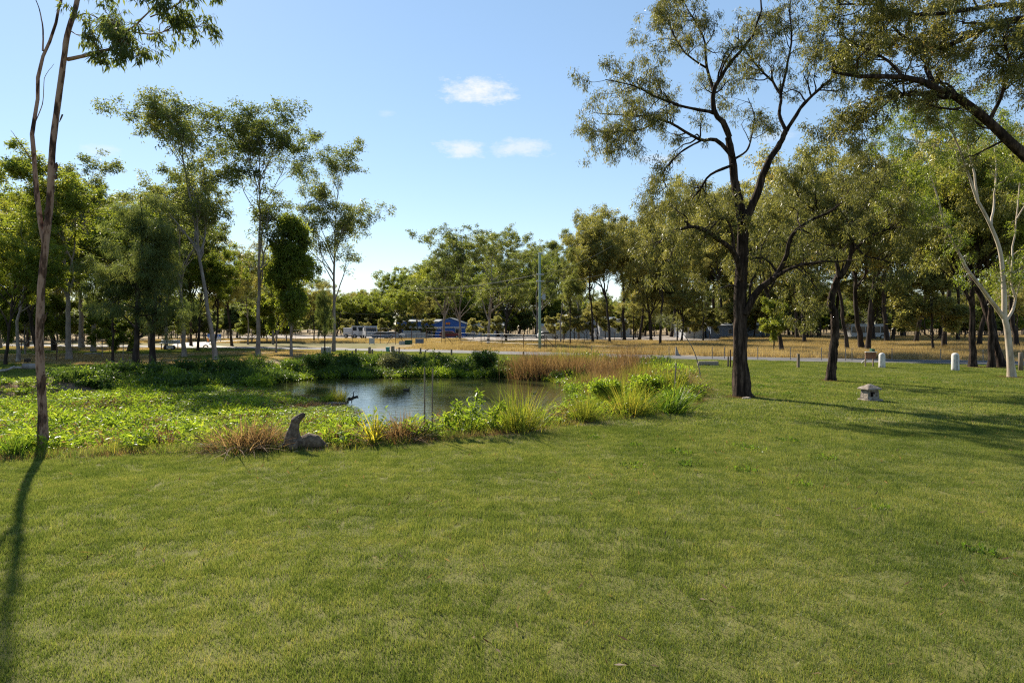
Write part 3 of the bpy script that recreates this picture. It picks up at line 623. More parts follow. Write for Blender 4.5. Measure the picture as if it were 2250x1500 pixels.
bl = []
for (bx_, by_, br_) in [(*gp(1635, 872)[:2], .7), (*gp(1826, 837)[:2], .6), (*gp(97, 990)[:2], .3), (*gp(2222, 829)[:2], .6), (*gp(2137, 806)[:2], .7), (*gp(2190, 807)[:2], .9)]:
    for k in range(26): a_n = rs.rand() * 6.28; r_n = br_ * (.25 + rs.rand() * .75); bl.append((bx_ + math.cos(a_n) * r_n, by_ + math.sin(a_n) * r_n, .0))
bl = np.array(bl); scatter('bark_litter', rim, bl, rs.rand(len(bl)) * 6.28, np.column_stack([np.full(len(bl), .6)] * 3), np.zeros(len(bl), int), 'dry bark and straw litter around the tree feet on the lawn', 'leaf litter')
rg = [blades('rim_grass_%d' % i, rs, 150, .55, .17, .009, .7, m_, 3, .6, .3, .6) for i, m_ in enumerate(('lawn_blade', 'reed_green', 'reed_leaf'))]
t = rs.rand(330) * 11.9; i = t.astype(int); f = (t - i)[:, None]; pr = POND[1:14][i] * (1 - f) + POND[1:14][np.minimum(i + 1, 12)] * f + rs.normal(size=(330, 2)) * .16; sc_ = rs.uniform(.5, 1.4, 330)
scatter('rim_grass', rg, np.column_stack([pr, ground_z(pr[:, 0], pr[:, 1]) - .01]), rs.rand(330) * 6.28, np.column_stack([np.ones(330), np.ones(330), sc_]), rs.choice([0, 0, 1, 2], 330), 'ragged longer grass along the rim of the pond', 'grass')
# ------------------------------------------------------------------ background trees
def far_proto(T):
    bm = bmesh.new(); bm.from_mesh(T.crown); bm.from_mesh(T.limb); bm.from_mesh(T.trunk)
    me = bpy.data.meshes.new('far_tree'); nl = len(T.crown.polygons); bm.to_mesh(me); bm.free()
    me.materials.append(T.crown.materials[0]); me.materials.append(T.trunk.materials[0])
    mi = np.ones(len(me.polygons), dtype=np.int32); mi[:nl] = 0; me.polygons.foreach_set('material_index', mi); return me
fp = [far_proto(GD[1]), far_proto(O[4]), far_proto(O[2]), far_proto(G[2])]
X = []; Y = []; Hs = []
for k in range(520):
    d = rs.uniform(158, 300); x = rs.uniform(-.95, .95) * d; X.append(x); Y.append(d); Hs.append(rs.uniform(.45, 1.25) if k % 3 else rs.uniform(.35, .6))
n = len(X); Hs = np.array(Hs)
us = np.column_stack([rs.uniform(-.95, .95, 420), rs.uniform(152, 190, 420)]); us[:, 0] *= us[:, 1]
us[:110] = np.column_stack([rs.uniform(-.88, -.34, 110), rs.uniform(92, 135, 110)]); us[:110, 0] *= us[:110, 1]; us = us[line_dist(us[:, 0], us[:, 1], DRIVE) > 5]
NU = len(us)
scatter('far_understorey', [far_proto(S[2]), far_proto(S[0])], np.column_stack([us, np.zeros(NU)]), rs.rand(NU) * 6.28, np.column_stack([rs.uniform(.9, 1.5, NU)] * 2 + [rs.uniform(.55, 1.0, NU)]), rs.randint(0, 2, NU), 'distant low green scrub at the foot of the far tree belt', 'scrub')
scatter('far_woodland', fp, np.column_stack([X, Y, np.zeros(n)]), rs.rand(n) * 6.28, np.column_stack([Hs * 1.25, Hs * 1.25, Hs]), rs.randint(0, 4, n), 'distant belt of green trees closing the view', 'woodland')

TALL = 'tall gums beside the pond'
# left of the pond, foreground row
plant(GT[1], 474, 791, 190, 'tall pale gum with trunk leaning left, standing at the left edge of the pond bank', group=None, rz=2.1, wide=1.15, lean=-.15)
plant(GT[0], 567, 783, 222, 'tall straight grey gum between the leaning gum and the bushy sapling', rz=.6, wide=1.25)
plant(GT[2], 733, 773, 308, 'tall gum with fan of pale limbs, rightmost of the left group, beside a tank', rz=1.0, wide=1.3)
plant(S[1], 640, 783, 478, 'narrow bushy green sapling tree between two tall grey gums', name='sapling_tree', wide=.85)
plant(S[2], 607, 776, 575, 'low crooked bright green tree beside the narrow sapling', name='small_tree', wide=.9, leaf='bright_leaf')
plant(C[1], 714, 782, 640, 'thin dark feathery young casuarina at the foot of the rightmost tall gum', name='casuarina_tree', wide=.7)
plant(C[0], 298, 799, 430, 'large dark feathery casuarina with black trunk left of the pond', name='casuarina_tree', wide=1.2, rz=1.2)
plant(C[1], 335, 799, 480, 'dark feathery casuarina with forked grey trunk beside the black trunked one', name='casuarina_tree', wide=1.15, rz=3.3)
plant(O[3], 248, 796, 560, 'short shrubby tree with a thick dark stem left of the casuarinas', name='small_tree', leaf='dark_leaf')
plant(G[2], 405, 784, 360, 'thick brown-grey gum trunk behind the casuarinas with dark crown', bark='grey_bark', wide=1.2)
plant(O[4], 435, 771, 540, 'slim dark stemmed tree by the driveway on the left', name='small_tree')
plant(G[3], 152, 789, 330, 'grey gum with pale straight trunk near the cut log', wide=1.25)
plant(G[1], 40, 795, 430, 'green gum at the left edge standing behind the fallen branches', wide=1.3, leaf='bright_leaf')
plant(O[4], 85, 783, 450, 'bright backlit tree behind the slender twin stemmed gum', name='leafy_tree', wide=1.2)
plant(O[4], 12, 801, 520, 'leafy bright green tree cut off by the left picture edge', name='leafy_tree')
GRP_L = 'trees of the wood left of the pond'
rl = random.Random(5)
for (x, y, t, T) in [(-60, 785, 420, O[4]), (205, 772, 345, G[2]), (120, 770, 410, O[1]), (180, 764, 380, G[3]), (250, 768, 410, O[1]), (330, 764, 470, G[0]), (60, 762, 450, O[0]), (0, 765, 440, G[3]),
                     (285, 772, 450, O[4]), (365, 768, 420, G[1]), (510, 760, 540, O[0]), (545, 757, 560, G[1]), (470, 764, 520, O[1]), (600, 757, 560, G[2]), (-30, 770, 430, O[4]), (150, 758, 430, O[4]), (420, 760, 500, O[4]), (640, 752, 600, G[1]), (690, 750, 610, O[0])]:
    plant(T, x, y, t, 'green tree with thin trunk in the wood left of the pond behind the front row', group=GRP_L, wide=rl.uniform(1.0, 1.35), name='leafy_tree')
# low thicket at far left
for (x, y, t) in [(-10, 790, 640), (55, 780, 620), (125, 776, 650), (225, 785, 690), (270, 792, 700)]:
    plant(S[2], x, y, t, 'low leafy understorey shrub in the wood left of the pond', 'shrub', 'understorey shrubs left of the pond', 'shrub', wide=1.2, leaf='bright_leaf')
# centre
plant(GD[0], 975, 747, 498, 'broad gum with several pale stems in front of the blue building', wide=1.35, rz=.5)
plant(GD[1], 1010, 747, 520, 'gum with dark bare trunk at the right end of the blue building', wide=1.2)
plant(O[4], 885, 737, 600, 'yellow-green roadside tree partly hiding the left part of the blue building', name='leafy_tree', wide=1.0)
plant(O[2], 850, 735, 640, 'small olive tree beside the parked truck', name='leafy_tree', wide=1.1)
plant(GD[0], 1073, 758, 500, 'gum with twin grey trunks and small notice beside the far yard', wide=1.3, rz=2.0)
plant(GD[1], 1112, 751, 500, 'gum with dark low branches left of the power pole', wide=1.25, bark='dark_bark')
plant(G[1], 1232, 757, 540, 'slim pale gum just right of the power pole', wide=1.0)
plant(G[3], 1253, 760, 590, 'dark slim tree in front of the white shed', wide=.9, bark='dark_bark', leaf='gum_leaf')
plant(GD[0], 1180, 742, 540, 'far gum behind the power pole', wide=1.2)
plant(G[2], 1303, 757, 470, 'tall dark trunked gum at the left edge of the dry woodland', wide=1.1, bark='dark_bark', leaf='olive_leaf')
plant(G[3], 1272, 744, 500, 'gum with rounded crown tip behind the woodland edge', wide=1.1, leaf='gum_leaf')
for (x, y, t, w) in [(940, 736, 560, 1.5), (1040, 735, 560, 1.5), (1140, 736, 560, 1.5), (1210, 735, 575, 1.5), (1095, 740, 590, 1.5), (870, 742, 625, 1.5), (915, 741, 640, 1.3), (780, 736, 655, 1.6), (820, 733, 640, 1.5), (740, 738, 650, 1.5), (700, 737, 640, 1.5), (905, 733, 660, 1.5), (520, 742, 600, 1.3), (575, 742, 650, 1.3)]:
    plant(O[4] if w > 1.4 else O[0], x, y, t, 'leafy green tree of the far tree belt around the yard', group='far trees around the yard', wide=w, name='leafy_tree')
# right-hand dry woodland
GRP_R = 'dark trunked trees of the dry woodland beyond the road'
WR = [(1372, 747, 450, 0), (1405, 746, 470, 1), (1340, 757, 445, 2), (1431, 748, 480, 0), (1450, 760, 470, 3), (1475, 740, 430, 1), (1526, 736, 420, 0), (1508, 738, 455, 2), (1568, 738, 400, 1), (1590, 742, 410, 0), (1555, 735, 430, 3),
      (1612, 736, 420, 2), (1690, 742, 400, 1), (1660, 737, 420, 0), (1719, 776, 395, 2), (1768, 757, 400, 0), (1752, 748, 410, 1), (1862, 772, 330, 2), (1893, 768, 300, 1), (1906, 771, 290, 0), (1918, 748, 380, 3), (1950, 753, 330, 1),
      (1962, 749, 400, 0), (2012, 757, 330, 2), (2074, 771, 280, 3), (2105, 752, 360, 0), (2065, 748, 400, 1), (2150, 765, 300, 2), (2235, 770, 290, 1), (2300, 768, 280, 0), (2290, 752, 350, 2), (2190, 750, 350, 1), (1800, 742, 400, 3), (1840, 746, 390, 0), (1985, 741, 400, 2)]
for (x, y, t, k) in WR:
    plant(O[k], x, y, t, 'dark trunked tree with hanging olive foliage in the dry woodland beyond the road', group=GRP_R, name='woodland_tree', wide=rl.uniform(.85, 1.2))
GRP_M = 'low spreading trees of the dry woodland'
for k in range(15):
    x = rl.uniform(1290, 2290); y = rl.uniform(736, 750)
    plant(O[rl.randint(0, 3)], x, y, y - rl.uniform(110, 190) * (y - 715) / 38, 'low spreading tree with foliage hanging near the ground in the dry woodland', group=GRP_M, name='woodland_tree', wide=rl.uniform(1.2, 1.6))
GRP_T = 'thin dark stems in the dry woodland'
for x in [1392, 1418, 1464, 1488, 1545, 1603, 1635, 1676, 1735, 1785, 1925, 1938, 2033, 2120]:
    plant(G[rl.randint(0, 2)], x, rl.uniform(734, 750), rl.uniform(520, 600), 'slim dark stemmed young gum among the larger woodland trees', group=GRP_T, name='young_gum', bark='dark_bark', leaf='olive_leaf', wide=.9)
plant(S[2], 2050, 774, 590, 'multi stemmed bushy shrub in dry grass right of the letterbox', 'shrub', None, 'shrub', wide=1.6, leaf='olive_leaf', bark='dark_bark')
plant(S[2], 1700, 778, 655, 'small light green bush with bent stem right of the main tree', 'shrub', None, 'shrub', wide=1.1, leaf='bright_leaf', bark='dark_bark')

for (x, y, t) in [(1330, 744, 672), (1365, 743, 685), (1400, 742, 690), (1500, 744, 685), (1525, 744, 680), (1560, 744, 680), (1585, 743, 690), (1640, 744, 675), (1685, 745, 680), (1780, 746, 670), (1880, 745, 690), (1990, 744, 680), (2120, 746, 680), (1215, 745, 695), (1240, 746, 690), (1262, 745, 675), (1290, 746, 690), (1040, 744, 700), (1065, 745, 705), (1090, 744, 695), (880, 743, 695), (908, 743, 708), (945, 744, 700), (760, 741, 700), (800, 742, 708), (840, 742, 700)]:
    plant(S[2], x, y, t, 'low bush in the dry grass near the far sheds', 'shrub', 'low bushes near the far sheds', 'shrub', wide=1.5, leaf='olive_leaf', bark='dark_bark')
# ------------------------------------------------------------------ hero trees
def px_poly(pts, d, off):
    """photo points -> place; off = (depth offset at start, at end)"""
    k = len(pts); return np.array([at(x, y, d + off[0] + (off[1] - off[0]) * i / max(1, k - 1)) for i, (x, y) in enumerate(pts)])
def hero(name, base, d, trunk, limbs, r, seed, label, bark, leaf, lv, cat='tree', knob=.06, branch_bark=None):
    rng = np.random.RandomState(seed); base = np.array(base, float)
    o = root(name, base, label, cat)
    tp = px_poly(trunk, d, (0, 0)); tp[0] = base - (0, 0, .1); tp[:, 1] += np.cumsum(rng.normal(size=len(tp)) * .04); T = smooth_line(tp, 44)[None] - base
    seg = np.linspace(0, 1, 44); TR = (r[0] * (1 - seg) + r[1] * seg + r[0] * .6 * np.exp(-seg * 24))[None]
    me = npmesh('trunk', *tubes(T, TR, 16, rng, knob), None, True); link('trunk', me, M[bark], o)
    P = []; RR = []; foli = []
    for (pts, off, r0, r1, fo) in limbs:
        lp = smooth_line(px_poly(pts, d, off), 18) - base; w = np.cumsum(rng.normal(size=(18, 3)) * .018 * np.linalg.norm(lp[-1] - lp[0]) / 4, 0); w -= w[0]; lp = lp + w * np.linspace(0, 1, 18)[:, None] ** .5
        rad = r0 * (1 - np.linspace(0, 1, 18)) + r1 * np.linspace(0, 1, 18); P.append(lp); RR.append(rad); foli.append(fo)
        link('limb', npmesh('limb', *tubes(lp[None], rad[None], 9, rng, knob), None, True), M[branch_bark or bark], o)
    P = np.array(P); RR = np.array(RR); foli = np.array(foli)
    k1 = (foli * lv['n1']).astype(int)
    l1, r1 = children(P, RR, rng, k1, lv.get('t0', .3), 1.0, .85, lv['len1'], lv.get('up', .12), .26, 9, lv.get('g1', -.01), .6, .010, .25, .25, .15)
    l2, r2 = children(np.concatenate([l1, interp_n(P[foli > 0], 9)]), np.concatenate([r1, interp_n(RR[foli > 0], 9)]), rng, lv['n2'], .3, 1.0, .8, lv['len2'], .02, .3, 7, -.04, .6, .006)
    l3, r3 = children(l2, r2, rng, lv['n3'], .25, 1.0, .8, lv['len3'], -.1, .3, 5, -.14, .6, .0035)
    link('branchwork', npmesh('branchwork', *join([tubes(l1, r1, 6), tubes(l2, r2, 4), tubes(l3, r3, 3)]), None, True), M[branch_bark or bark], o)
    link('crown', leaf_mesh('crown', l3, rng, lv['leaves'], lv['size'], lv['width'], lv['spread'], lv.get('droop', .9), .3), M[leaf], o)
    return o
D1 = gd(872)
hero('ironbark_tree', gp(1635, 872), D1,
     [(1635, 872), (1629, 780), (1630, 690), (1633, 600), (1637, 540), (1635, 480), (1627, 440), (1619, 400), (1612, 350), (1603, 300)],
     [([(1636, 490), (1665, 420), (1682, 370), (1715, 312), (1728, 286)], (0, -.4), .15, .085, 0),
      ([(1728, 288), (1712, 255), (1714, 215), (1700, 190), (1670, 165), (1640, 128), (1610, 90)], (-.4, 1.2), .07, .02, 1),
      ([(1728, 288), (1760, 235), (1800, 195), (1835, 160), (1860, 110)], (-.4, -1.5), .07, .02, 1),
      ([(1714, 215), (1730, 150), (1740, 90), (1735, 30), (1745, -30)], (.2, -.8), .05, .015, 1),
      ([(1603, 302), (1590, 270), (1570, 245), (1568, 200), (1578, 180), (1602, 140), (1630, 108), (1652, 75), (1672, 20), (1670, -40)], (0, -.5), .11, .02, 1),
      ([(1569, 205), (1553, 150), (1545, 95), (1520, 50), (1500, 10)], (-.1, 1.0), .06, .015, 1.2),
      ([(1553, 150), (1510, 120), (1480, 70), (1470, 20)], (.4, -1.0), .04, .012, 1.1),
      ([(1575, 250), (1540, 242), (1490, 232), (1440, 215), (1390, 190), (1330, 175)], (0, -1.2), .065, .014, 1.3),
      ([(1609, 345), (1575, 308), (1540, 308), (1495, 285), (1450, 262), (1380, 258), (1310, 250)], (0, .9), .08, .014, 1.4),
      ([(1540, 309), (1500, 332), (1470, 362), (1455, 385), (1462, 420)], (.4, -.6), .04, .012, .5),
      ([(1450, 262), (1410, 285), (1360, 290), (1310, 290)], (.6, -.8), .035, .01, 1.2),
      ([(1611, 362), (1560, 385), (1535, 425), (1500, 455), (1470, 462)], (0, 1.3), .055, .012, 1.1),
      ([(1631, 615), (1612, 558), (1580, 532), (1535, 507), (1490, 510), (1450, 532), (1405, 575)], (0, -1.6), .11, .02, 1),
      ([(1613, 560), (1608, 510), (1592, 480), (1562, 500), (1540, 540)], (-.3, -1.0), .06, .014, .6),
      ([(1637, 690), (1665, 640), (1700, 612), (1725, 572), (1740, 522), (1775, 488), (1830, 460), (1870, 420)], (0, -1.2), .13, .02, .7),
      ([(1700, 612), (1750, 584), (1815, 574), (1880, 572)], (-.5, -1.8), .07, .015, .35),
      ([(1648, 660), (1650, 620), (1668, 585), (1672, 540), (1690, 500)], (0, .8), .05, .012, .6),
      ([(1628, 630), (1600, 628), (1575, 640)], (0, .5), .035, .012, .15),
      ([(1612, 350), (1640, 330), (1650, 300), (1655, 250), (1640, 210)], (0, .9), .045, .012, .5)],
     (.255, .115), 101, 'large dark ironbark with furrowed black trunk and crooked limbs on the lawn', 'ironbark', 'ironbark_leaf',
     dict(n1=13, len1=1.4, n2=5, len2=.68, n3=5, len3=.38, leaves=13, size=.13, width=.026, spread=.06, droop=.9), knob=.09)
D2 = gd(837)
hero('ironbark_tree', gp(1826, 837), D2,
     [(1826, 837), (1832, 790), (1838, 730), (1836, 690), (1829, 665), (1838, 630), (1846, 605)],
     [([(1846, 610), (1865, 575), (1872, 530), (1860, 480), (1870, 430)], (0, -.6), .13, .03, 1.2),
      ([(1844, 610), (1835, 560), (1820, 510), (1800, 470), (1790, 420)], (0, .9), .11, .025, 1.2),
      ([(1870, 555), (1910, 520), (1950, 500), (1990, 470)], (-.2, -1.4), .07, .02, 1.2),
      ([(1826, 688), (1812, 680), (1795, 682), (1770, 696), (1745, 705)], (0, -.8), .06, .018, .5),
      ([(1838, 560), (1790, 555), (1745, 540), (1710, 520)], (.3, -1.2), .06, .016, 1),
      ([(1865, 500), (1900, 450), (1920, 400), (1925, 350)], (-.4, .8), .06, .016, 1.2),
      ([(1800, 470), (1760, 440), (1740, 400)], (.9, .2), .05, .014, 1),
      ([(1872, 530), (1900, 560), (1940, 570), (1985, 580)], (-.4, -1.5), .05, .014, .9)],
     (.20, .14), 102, 'smaller dark tree with bent leaning trunk, right of the big ironbark on the lawn', 'ironbark', 'ironbark_leaf',
     dict(n1=12, len1=1.6, n2=5, len2=.75, n3=5, len3=.42, leaves=12, size=.15, width=.036, spread=.07, droop=.8), knob=.09)
D3 = gd(829)
hero('white_gum_tree', gp(2222, 829), D3,
     [(2222, 829), (2216, 770), (2211, 720), (2205, 695), (2203, 650), (2203, 600), (2196, 545), (2175, 490), (2150, 445)],
     [([(2206, 700), (2185, 668), (2160, 635), (2118, 575), (2090, 510), (2070, 450), (2060, 400)], (0, -1.0), .11, .03, .8),
      ([(2211, 705), (2226, 680), (2229, 655), (2221, 620), (2222, 560), (2235, 480), (2240, 380)], (0, 1.0), .075, .025, .9),
      ([(2150, 447), (2128, 390), (2105, 330), (2085, 290), (2070, 250)], (0, -.8), .07, .02, 1.3),
      ([(2150, 447), (2140, 380), (2130, 320), (2125, 250), (2120, 190)], (0, .9), .06, .018, 1.3),
      ([(2178, 495), (2185, 430), (2188, 340), (2185, 260)], (0, 1.4), .06, .018, 1.2),
      ([(2105, 330), (2060, 320), (2010, 310), (1970, 300)], (-.5, -1.6), .035, .012, 1.2),
      ([(2090, 510), (2050, 480), (2010, 460), (1975, 450)], (-.7, -1.8), .04, .012, 1.2),
      ([(2085, 290), (2040, 260), (2000, 240)], (-.6, .3), .03, .01, 1.2),
      ([(2235, 480), (2265, 430), (2290, 390)], (.8, .2), .04, .012, 1.1)],
     (.155, .065), 103, 'smooth white trunked gum near the right edge of the lawn', 'pale_bark', 'bright_leaf',
     dict(n1=11, len1=1.6, n2=5, len2=.75, n3=5, len3=.42, leaves=12, size=.15, width=.038, spread=.08, droop=.6, up=.2), knob=.02)
D4 = 15.5
bx = at(2560, 715, D4); bx[2] = 0
hero('overhanging_tree', bx, D4,
     [(2560, 948), (2550, 800), (2520, 640), (2490, 540), (2440, 470)],
     [([(2450, 480), (2330, 400), (2245, 342), (2170, 272), (2100, 222), (2065, 204), (1990, 176), (1900, 165), (1835, 150)], (0, -.6), .155, .03, 1),
      ([(2085, 213), (2010, 207), (1930, 215), (1890, 250), (1870, 290)], (-.4, .8), .06, .014, 1),
      ([(2500, 560), (2480, 330), (2420, 150), (2330, 60), (2250, 30), (2150, 60), (2070, 94), (2010, 90), (1950, 60)], (0, .5), .15, .025, 1),
      ([(2330, 60), (2240, 12), (2120, 22), (2000, 32), (1900, 10), (1830, 20)], (.2, -.8), .07, .016, 1.2),
      ([(2170, 272), (2200, 210), (2215, 140), (2200, 80)], (-.2, -1.2), .05, .014, 1.2),
      ([(2245, 342), (2290, 270), (2270, 200), (2235, 150)], (-.1, 1.0), .05, .014, 1.1),
      ([(1990, 176), (1950, 130), (1890, 100), (1840, 70)], (-.5, .7), .04, .012, 1.2),
      ([(2420, 150), (2390, 20), (2340, -80), (2250, -120)], (.1, 1.3), .09, .02, 1),
      ([(2065, 204), (2040, 150), (2045, 100), (2020, 40)], (-.4, 1.2), .04, .012, 1.1),
      ([(2480, 500), (2600, 350), (2700, 250), (2800, 200)], (0, .8), .12, .03, 1),
      ([(2520, 600), (2540, 400), (2600, 200), (2620, 50)], (0, -1), .12, .03, 1)],
     (.30, .2), 104, 'dark boughs reaching in across the top right corner from a tree off frame', 'ironbark', 'ironbark_leaf',
     dict(n1=13, len1=1.2, n2=5, len2=.6, n3=5, len3=.32, leaves=18, size=.105, width=.026, spread=.05, droop=.55), knob=.08)
D5 = gd(990)
slim = hero('slender_gum', gp(97, 990), D5,
     [(97, 990), (95, 880), (92, 760), (95, 640), (101, 540), (112, 440), (122, 330), (130, 250), (145, 150), (156, 80), (168, 20), (175, -60), (180, -150)],
     [([(101, 545), (88, 490), (78, 430), (70, 345), (74, 280), (80, 200), (94, 110), (118, 40), (130, -30), (138, -110)], (0, .3), .055, .018, 0),
      ([(94, 112), (93, 60), (85, 20), (70, -20)], (.2, .5), .018, .006, 0),
      ([(68, 350), (55, 330), (38, 305), (27, 285)], (.1, .3), .012, .004, 0),
      ([(78, 268), (95, 225), (100, 170), (120, 140)], (.1, -.2), .010, .003, 0),
      ([(148, 131), (180, 124), (215, 114), (250, 105), (262, 85), (295, 65), (330, 38), (350, 10)], (0, -.4), .04, .010, 1.0),
      ([(290, 70), (335, 76), (368, 66), (395, 45), (420, 60)], (-.2, .3), .016, .006, 1.0),
      ([(250, 105), (262, 112), (280, 118)], (-.2, -.5), .012, .005, .8),
      ([(330, 38), (375, 20), (410, -5), (430, -30)], (-.4, -.1), .014, .005, 1.2),
      ([(165, 40), (190, 30), (225, 45), (245, 60)], (0, .4), .016, .005, .8),
      ([(172, -40), (230, -50), (300, -40), (360, -30)], (0, -.3), .03, .008, 1.3),
      ([(158, 70), (175, 78), (210, 75)], (0, -.3), .012, .005, .7),
      ([(180, -140), (150, -200), (110, -240)], (0, .5), .03, .01, .7)],
     (.078, .04), 105, 'slender pinkish gum with twin stems and peeling bark at the left end of the lawn', 'pink_bark', 'gum_leaf',
     dict(n1=7, len1=.62, n2=4, len2=.34, n3=3, len3=.2, leaves=8, size=.16, width=.034, spread=.04, droop=1.0, t0=.35), knob=.05)
# peeling strips on its trunk
rk = random.Random(9)
for k in range(34):
    y = rk.choice([rk.uniform(560, 980), rk.uniform(690, 830), rk.uniform(100, 500)]); x = np.interp(y, [20, 150, 330, 540, 640, 760, 880, 990], [168, 145, 122, 101, 95, 92, 95, 97])
    p = at(x + rk.uniform(-6, 6), y, D5 - rk.uniform(.05, .11)) - np.array(slim.location); l = rk.uniform(.08, .3); w = rk.uniform(.015, .05)
    dx = rk.uniform(-.05, .05)
    mb = MB(); mb.tube([p, p + np.array((dx * .5, -.015, -l * .5)), p + np.array((dx, -.03, -l))], [w, w * .9, w * .3], 5, True, .25); mb.put('bark_strip', M['strip_bark'], slim)
# dark trunks by the road at right
DK = 'dark trunks by the road'
for (x, y, w, lab, lean, sd) in [(2137, 806, 1.0, 'stout dark trunk at the road edge between the white posts and the white gum', .0, 61), (2178, 807, .8, 'dark tree with left of the paired trunks behind the white gum', -.06, 62), (2202, 807, .9, 'dark tree with right of the paired trunks behind the white gum', .05, 63)]:
    T = spreading(sd, h=13, fork=.4, r=.22 * w, stems=3, leaves=15, bark='ironbark', leaf='olive_leaf' if sd != 62 else 'bright_leaf')
    plant(T, x, y, 330 - (sd - 61) * 15, lab, name='roadside_tree', lean=lean)

# ------------------------------------------------------------------ plants one can tell apart round the pond
tuss = {'y': blades('tussock_yellow', rs, 60, .16, .75, .028, .45, 'reed_yellow', 4, .35, 1.6, .5, base=np.column_stack([rs.normal(size=(60, 2)) * .05, np.zeros(60)])),
        'g': blades('tussock_green', rs, 130, .2, .75, .022, .35, 'reed_green', 4, .35, 2.0, .6, base=np.column_stack([rs.normal(size=(130, 2)) * .07, np.zeros(130)])),
        'l': blades('tussock_lime', rs, 560, .5, .92, .012, .36, 'reed_leaf', 4, .55, .9, .7, base=np.column_stack([rs.normal(size=(560, 2)) * .17, np.zeros(560)])),
        'r': blades('reed_stand', rs, 620, .5, .9, .010, .22, 'reed_leaf', 4, .6, .25, .35, base=np.column_stack([rs.normal(size=(620, 2)) * .34, np.zeros(620)])),
        's': blades('reed_straw', rs, 620, .5, .9, .010, .26, 'brown_leaf', 4, .6, .25, .5, base=np.column_stack([rs.normal(size=(620, 2)) * .34, np.zeros(620)])),
        'b': blades('tussock_brown', rs, 420, .6, .8, .016, .5, 'brown_leaf', 4, .4, .9, .8, base=np.column_stack([rs.normal(size=(420, 2)) * .2, np.zeros(420)])),
        'd': blades('tussock_dark', rs, 260, .4, .7, .02, .45, 'reed_green', 4, .4, 1.2, .7, base=np.column_stack([rs.normal(size=(260, 2)) * .14, np.zeros(260)]))}
def on_ground(px, py):
    z = 0.0
    for k in range(12):
        d = (CAMH - z) * F / (py - HOR); z = .5 * z + .5 * max(float(ground_z(np.array([(px - 1125) / F * d]), np.array([d]))[0]), WATER_Z)
    return np.array(((px - 1125) / F * d, d, z))
def tussock(kind, px, py, hpx, label, name='sedge_tussock', d=None, wide=1.0, group=None):
    p = on_ground(px, py) if d is None else np.array(((px - 1125) / F * d, d, 0.0)); p[2] = max(float(ground_z(np.array([p[0]]), np.array([p[1]]))[0]), WATER_Z) - .02
    o = link(name, tuss[kind], None, None, p, rl.uniform(0, 6.28)); s = hpx * p[1] / F / .72; o.scale = (s * wide, s * wide, s)
    return tag(o, label, 'tussock', group)
tussock('y', 822, 974, 75, 'upright yellow strap leaved tussock at the lawn edge right of the seal')
tussock('g', 312, 986, 62, 'dark green strap leaved tussock at the lawn edge left of the seal')
tussock('g', 30, 1002, 60, 'green strap leaved tussock at the far left end of the lawn edge', wide=1.2)
tussock('l', 1138, 946, 78, 'rounded lime green sedge tussock at the lawn edge right of the two stakes', wide=1.1)
tussock('l', 1282, 925, 52, 'low yellowish sedge tussock right of the rounded lime tussock')
tussock('l', 1385, 912, 62, 'yellow-green sedge tussock left of the stake with a crosspiece', wide=1.1)
tussock('d', 1478, 906, 70, 'dark green arching sedge at the right end of the pond edge', wide=1.2)
tussock('l', 1465, 880, 62, 'lime green arching sedge behind the stake with a crosspiece', wide=1.2)
tussock('b', 1500, 862, 55, 'brown tussock at the rightmost corner of the pond edge')
tussock('b', 535, 985, 70, 'dry brown tussock mound left of the stone seal', wide=1.5)
tussock('b', 575, 984, 62, 'dry brown grass clump directly behind the stone seal', wide=1.2)
tussock('b', 740, 976, 45, 'dry brown grass clump right of the stone seal', wide=1.3)
tussock('b', 880, 966, 60, 'reddish brown grass clump left of the two stakes', wide=1.2)
tussock('d', 85, 862, 30, 'dark tuft beside the bare dirt patch at left')
for x, y in [(700, 800), (660, 803), (600, 806), (560, 803), (520, 815), (480, 820), (430, 826)]:
    tussock('d', x, y, rl.uniform(24, 34), 'dark green grass tuft on the far left bank of the pond', d=gd(y) + 1, wide=1.4, group='grass tufts on the far left bank')
# reed bed at the right end of the pond
REED = 'reeds at the right end of the pond'
for k in range(90):
    x = rl.uniform(1165, 1490); y = rl.uniform(822, 892 - max(0, 1350 - x) * .3) if x > 1290 else rl.uniform(822, 834)
    tussock(rl.choice('ssssr' if y < 846 else 'sssrrldd'), x, y, rl.uniform(20, 48) * (1.0 if y < 840 else .78), 'clump of brown and lime reeds in the bed at the right end of the pond', 'reed_clump', None, 1.2, REED)
def sapl_shrub(px, py, hpx, wpx, label, leaf, n=900):
    p = gp(px, py); rng = np.random.RandomState(int(px)); r = wpx * p[1] / F / 2; h = hpx * p[1] / F
    o = root('shrub', p, label, 'shrub')
    st = np.stack([np.linspace((0, 0, -.1), (math.cos(a) * r * .5, math.sin(a) * r * .5, h * .6), 6) for a in np.linspace(0, 6.28, 9)[:-1]]); sr = np.full((8, 6), .012) * np.linspace(1, .4, 6)
    l2, r2 = children(st, sr, rng, 14, .1, 1, .7, r * .8, .3, .3, 5)
    link('stem', npmesh('stem', *join([tubes(st, sr, 4), tubes(l2, r2, 3)])), M['dark_bark'], o)
    link('foliage', leaf_mesh('foliage', l2, rng, n // 60, .13, .05, .08, .1), M[leaf], o); return o
sapl_shrub(1065, 806, 36, 70, 'dome shaped dark green shrub on the far bank left of the reeds', 'bank_leaf', 3000)
sapl_shrub(700, 808, 26, 80, 'dark leafy shrub on the far bank below the rightmost tall gum', 'bank_leaf', 3000)
sapl_shrub(870, 806, 22, 90, 'grey-green leafy shrub on the far bank', 'grey_leaf', 2600)
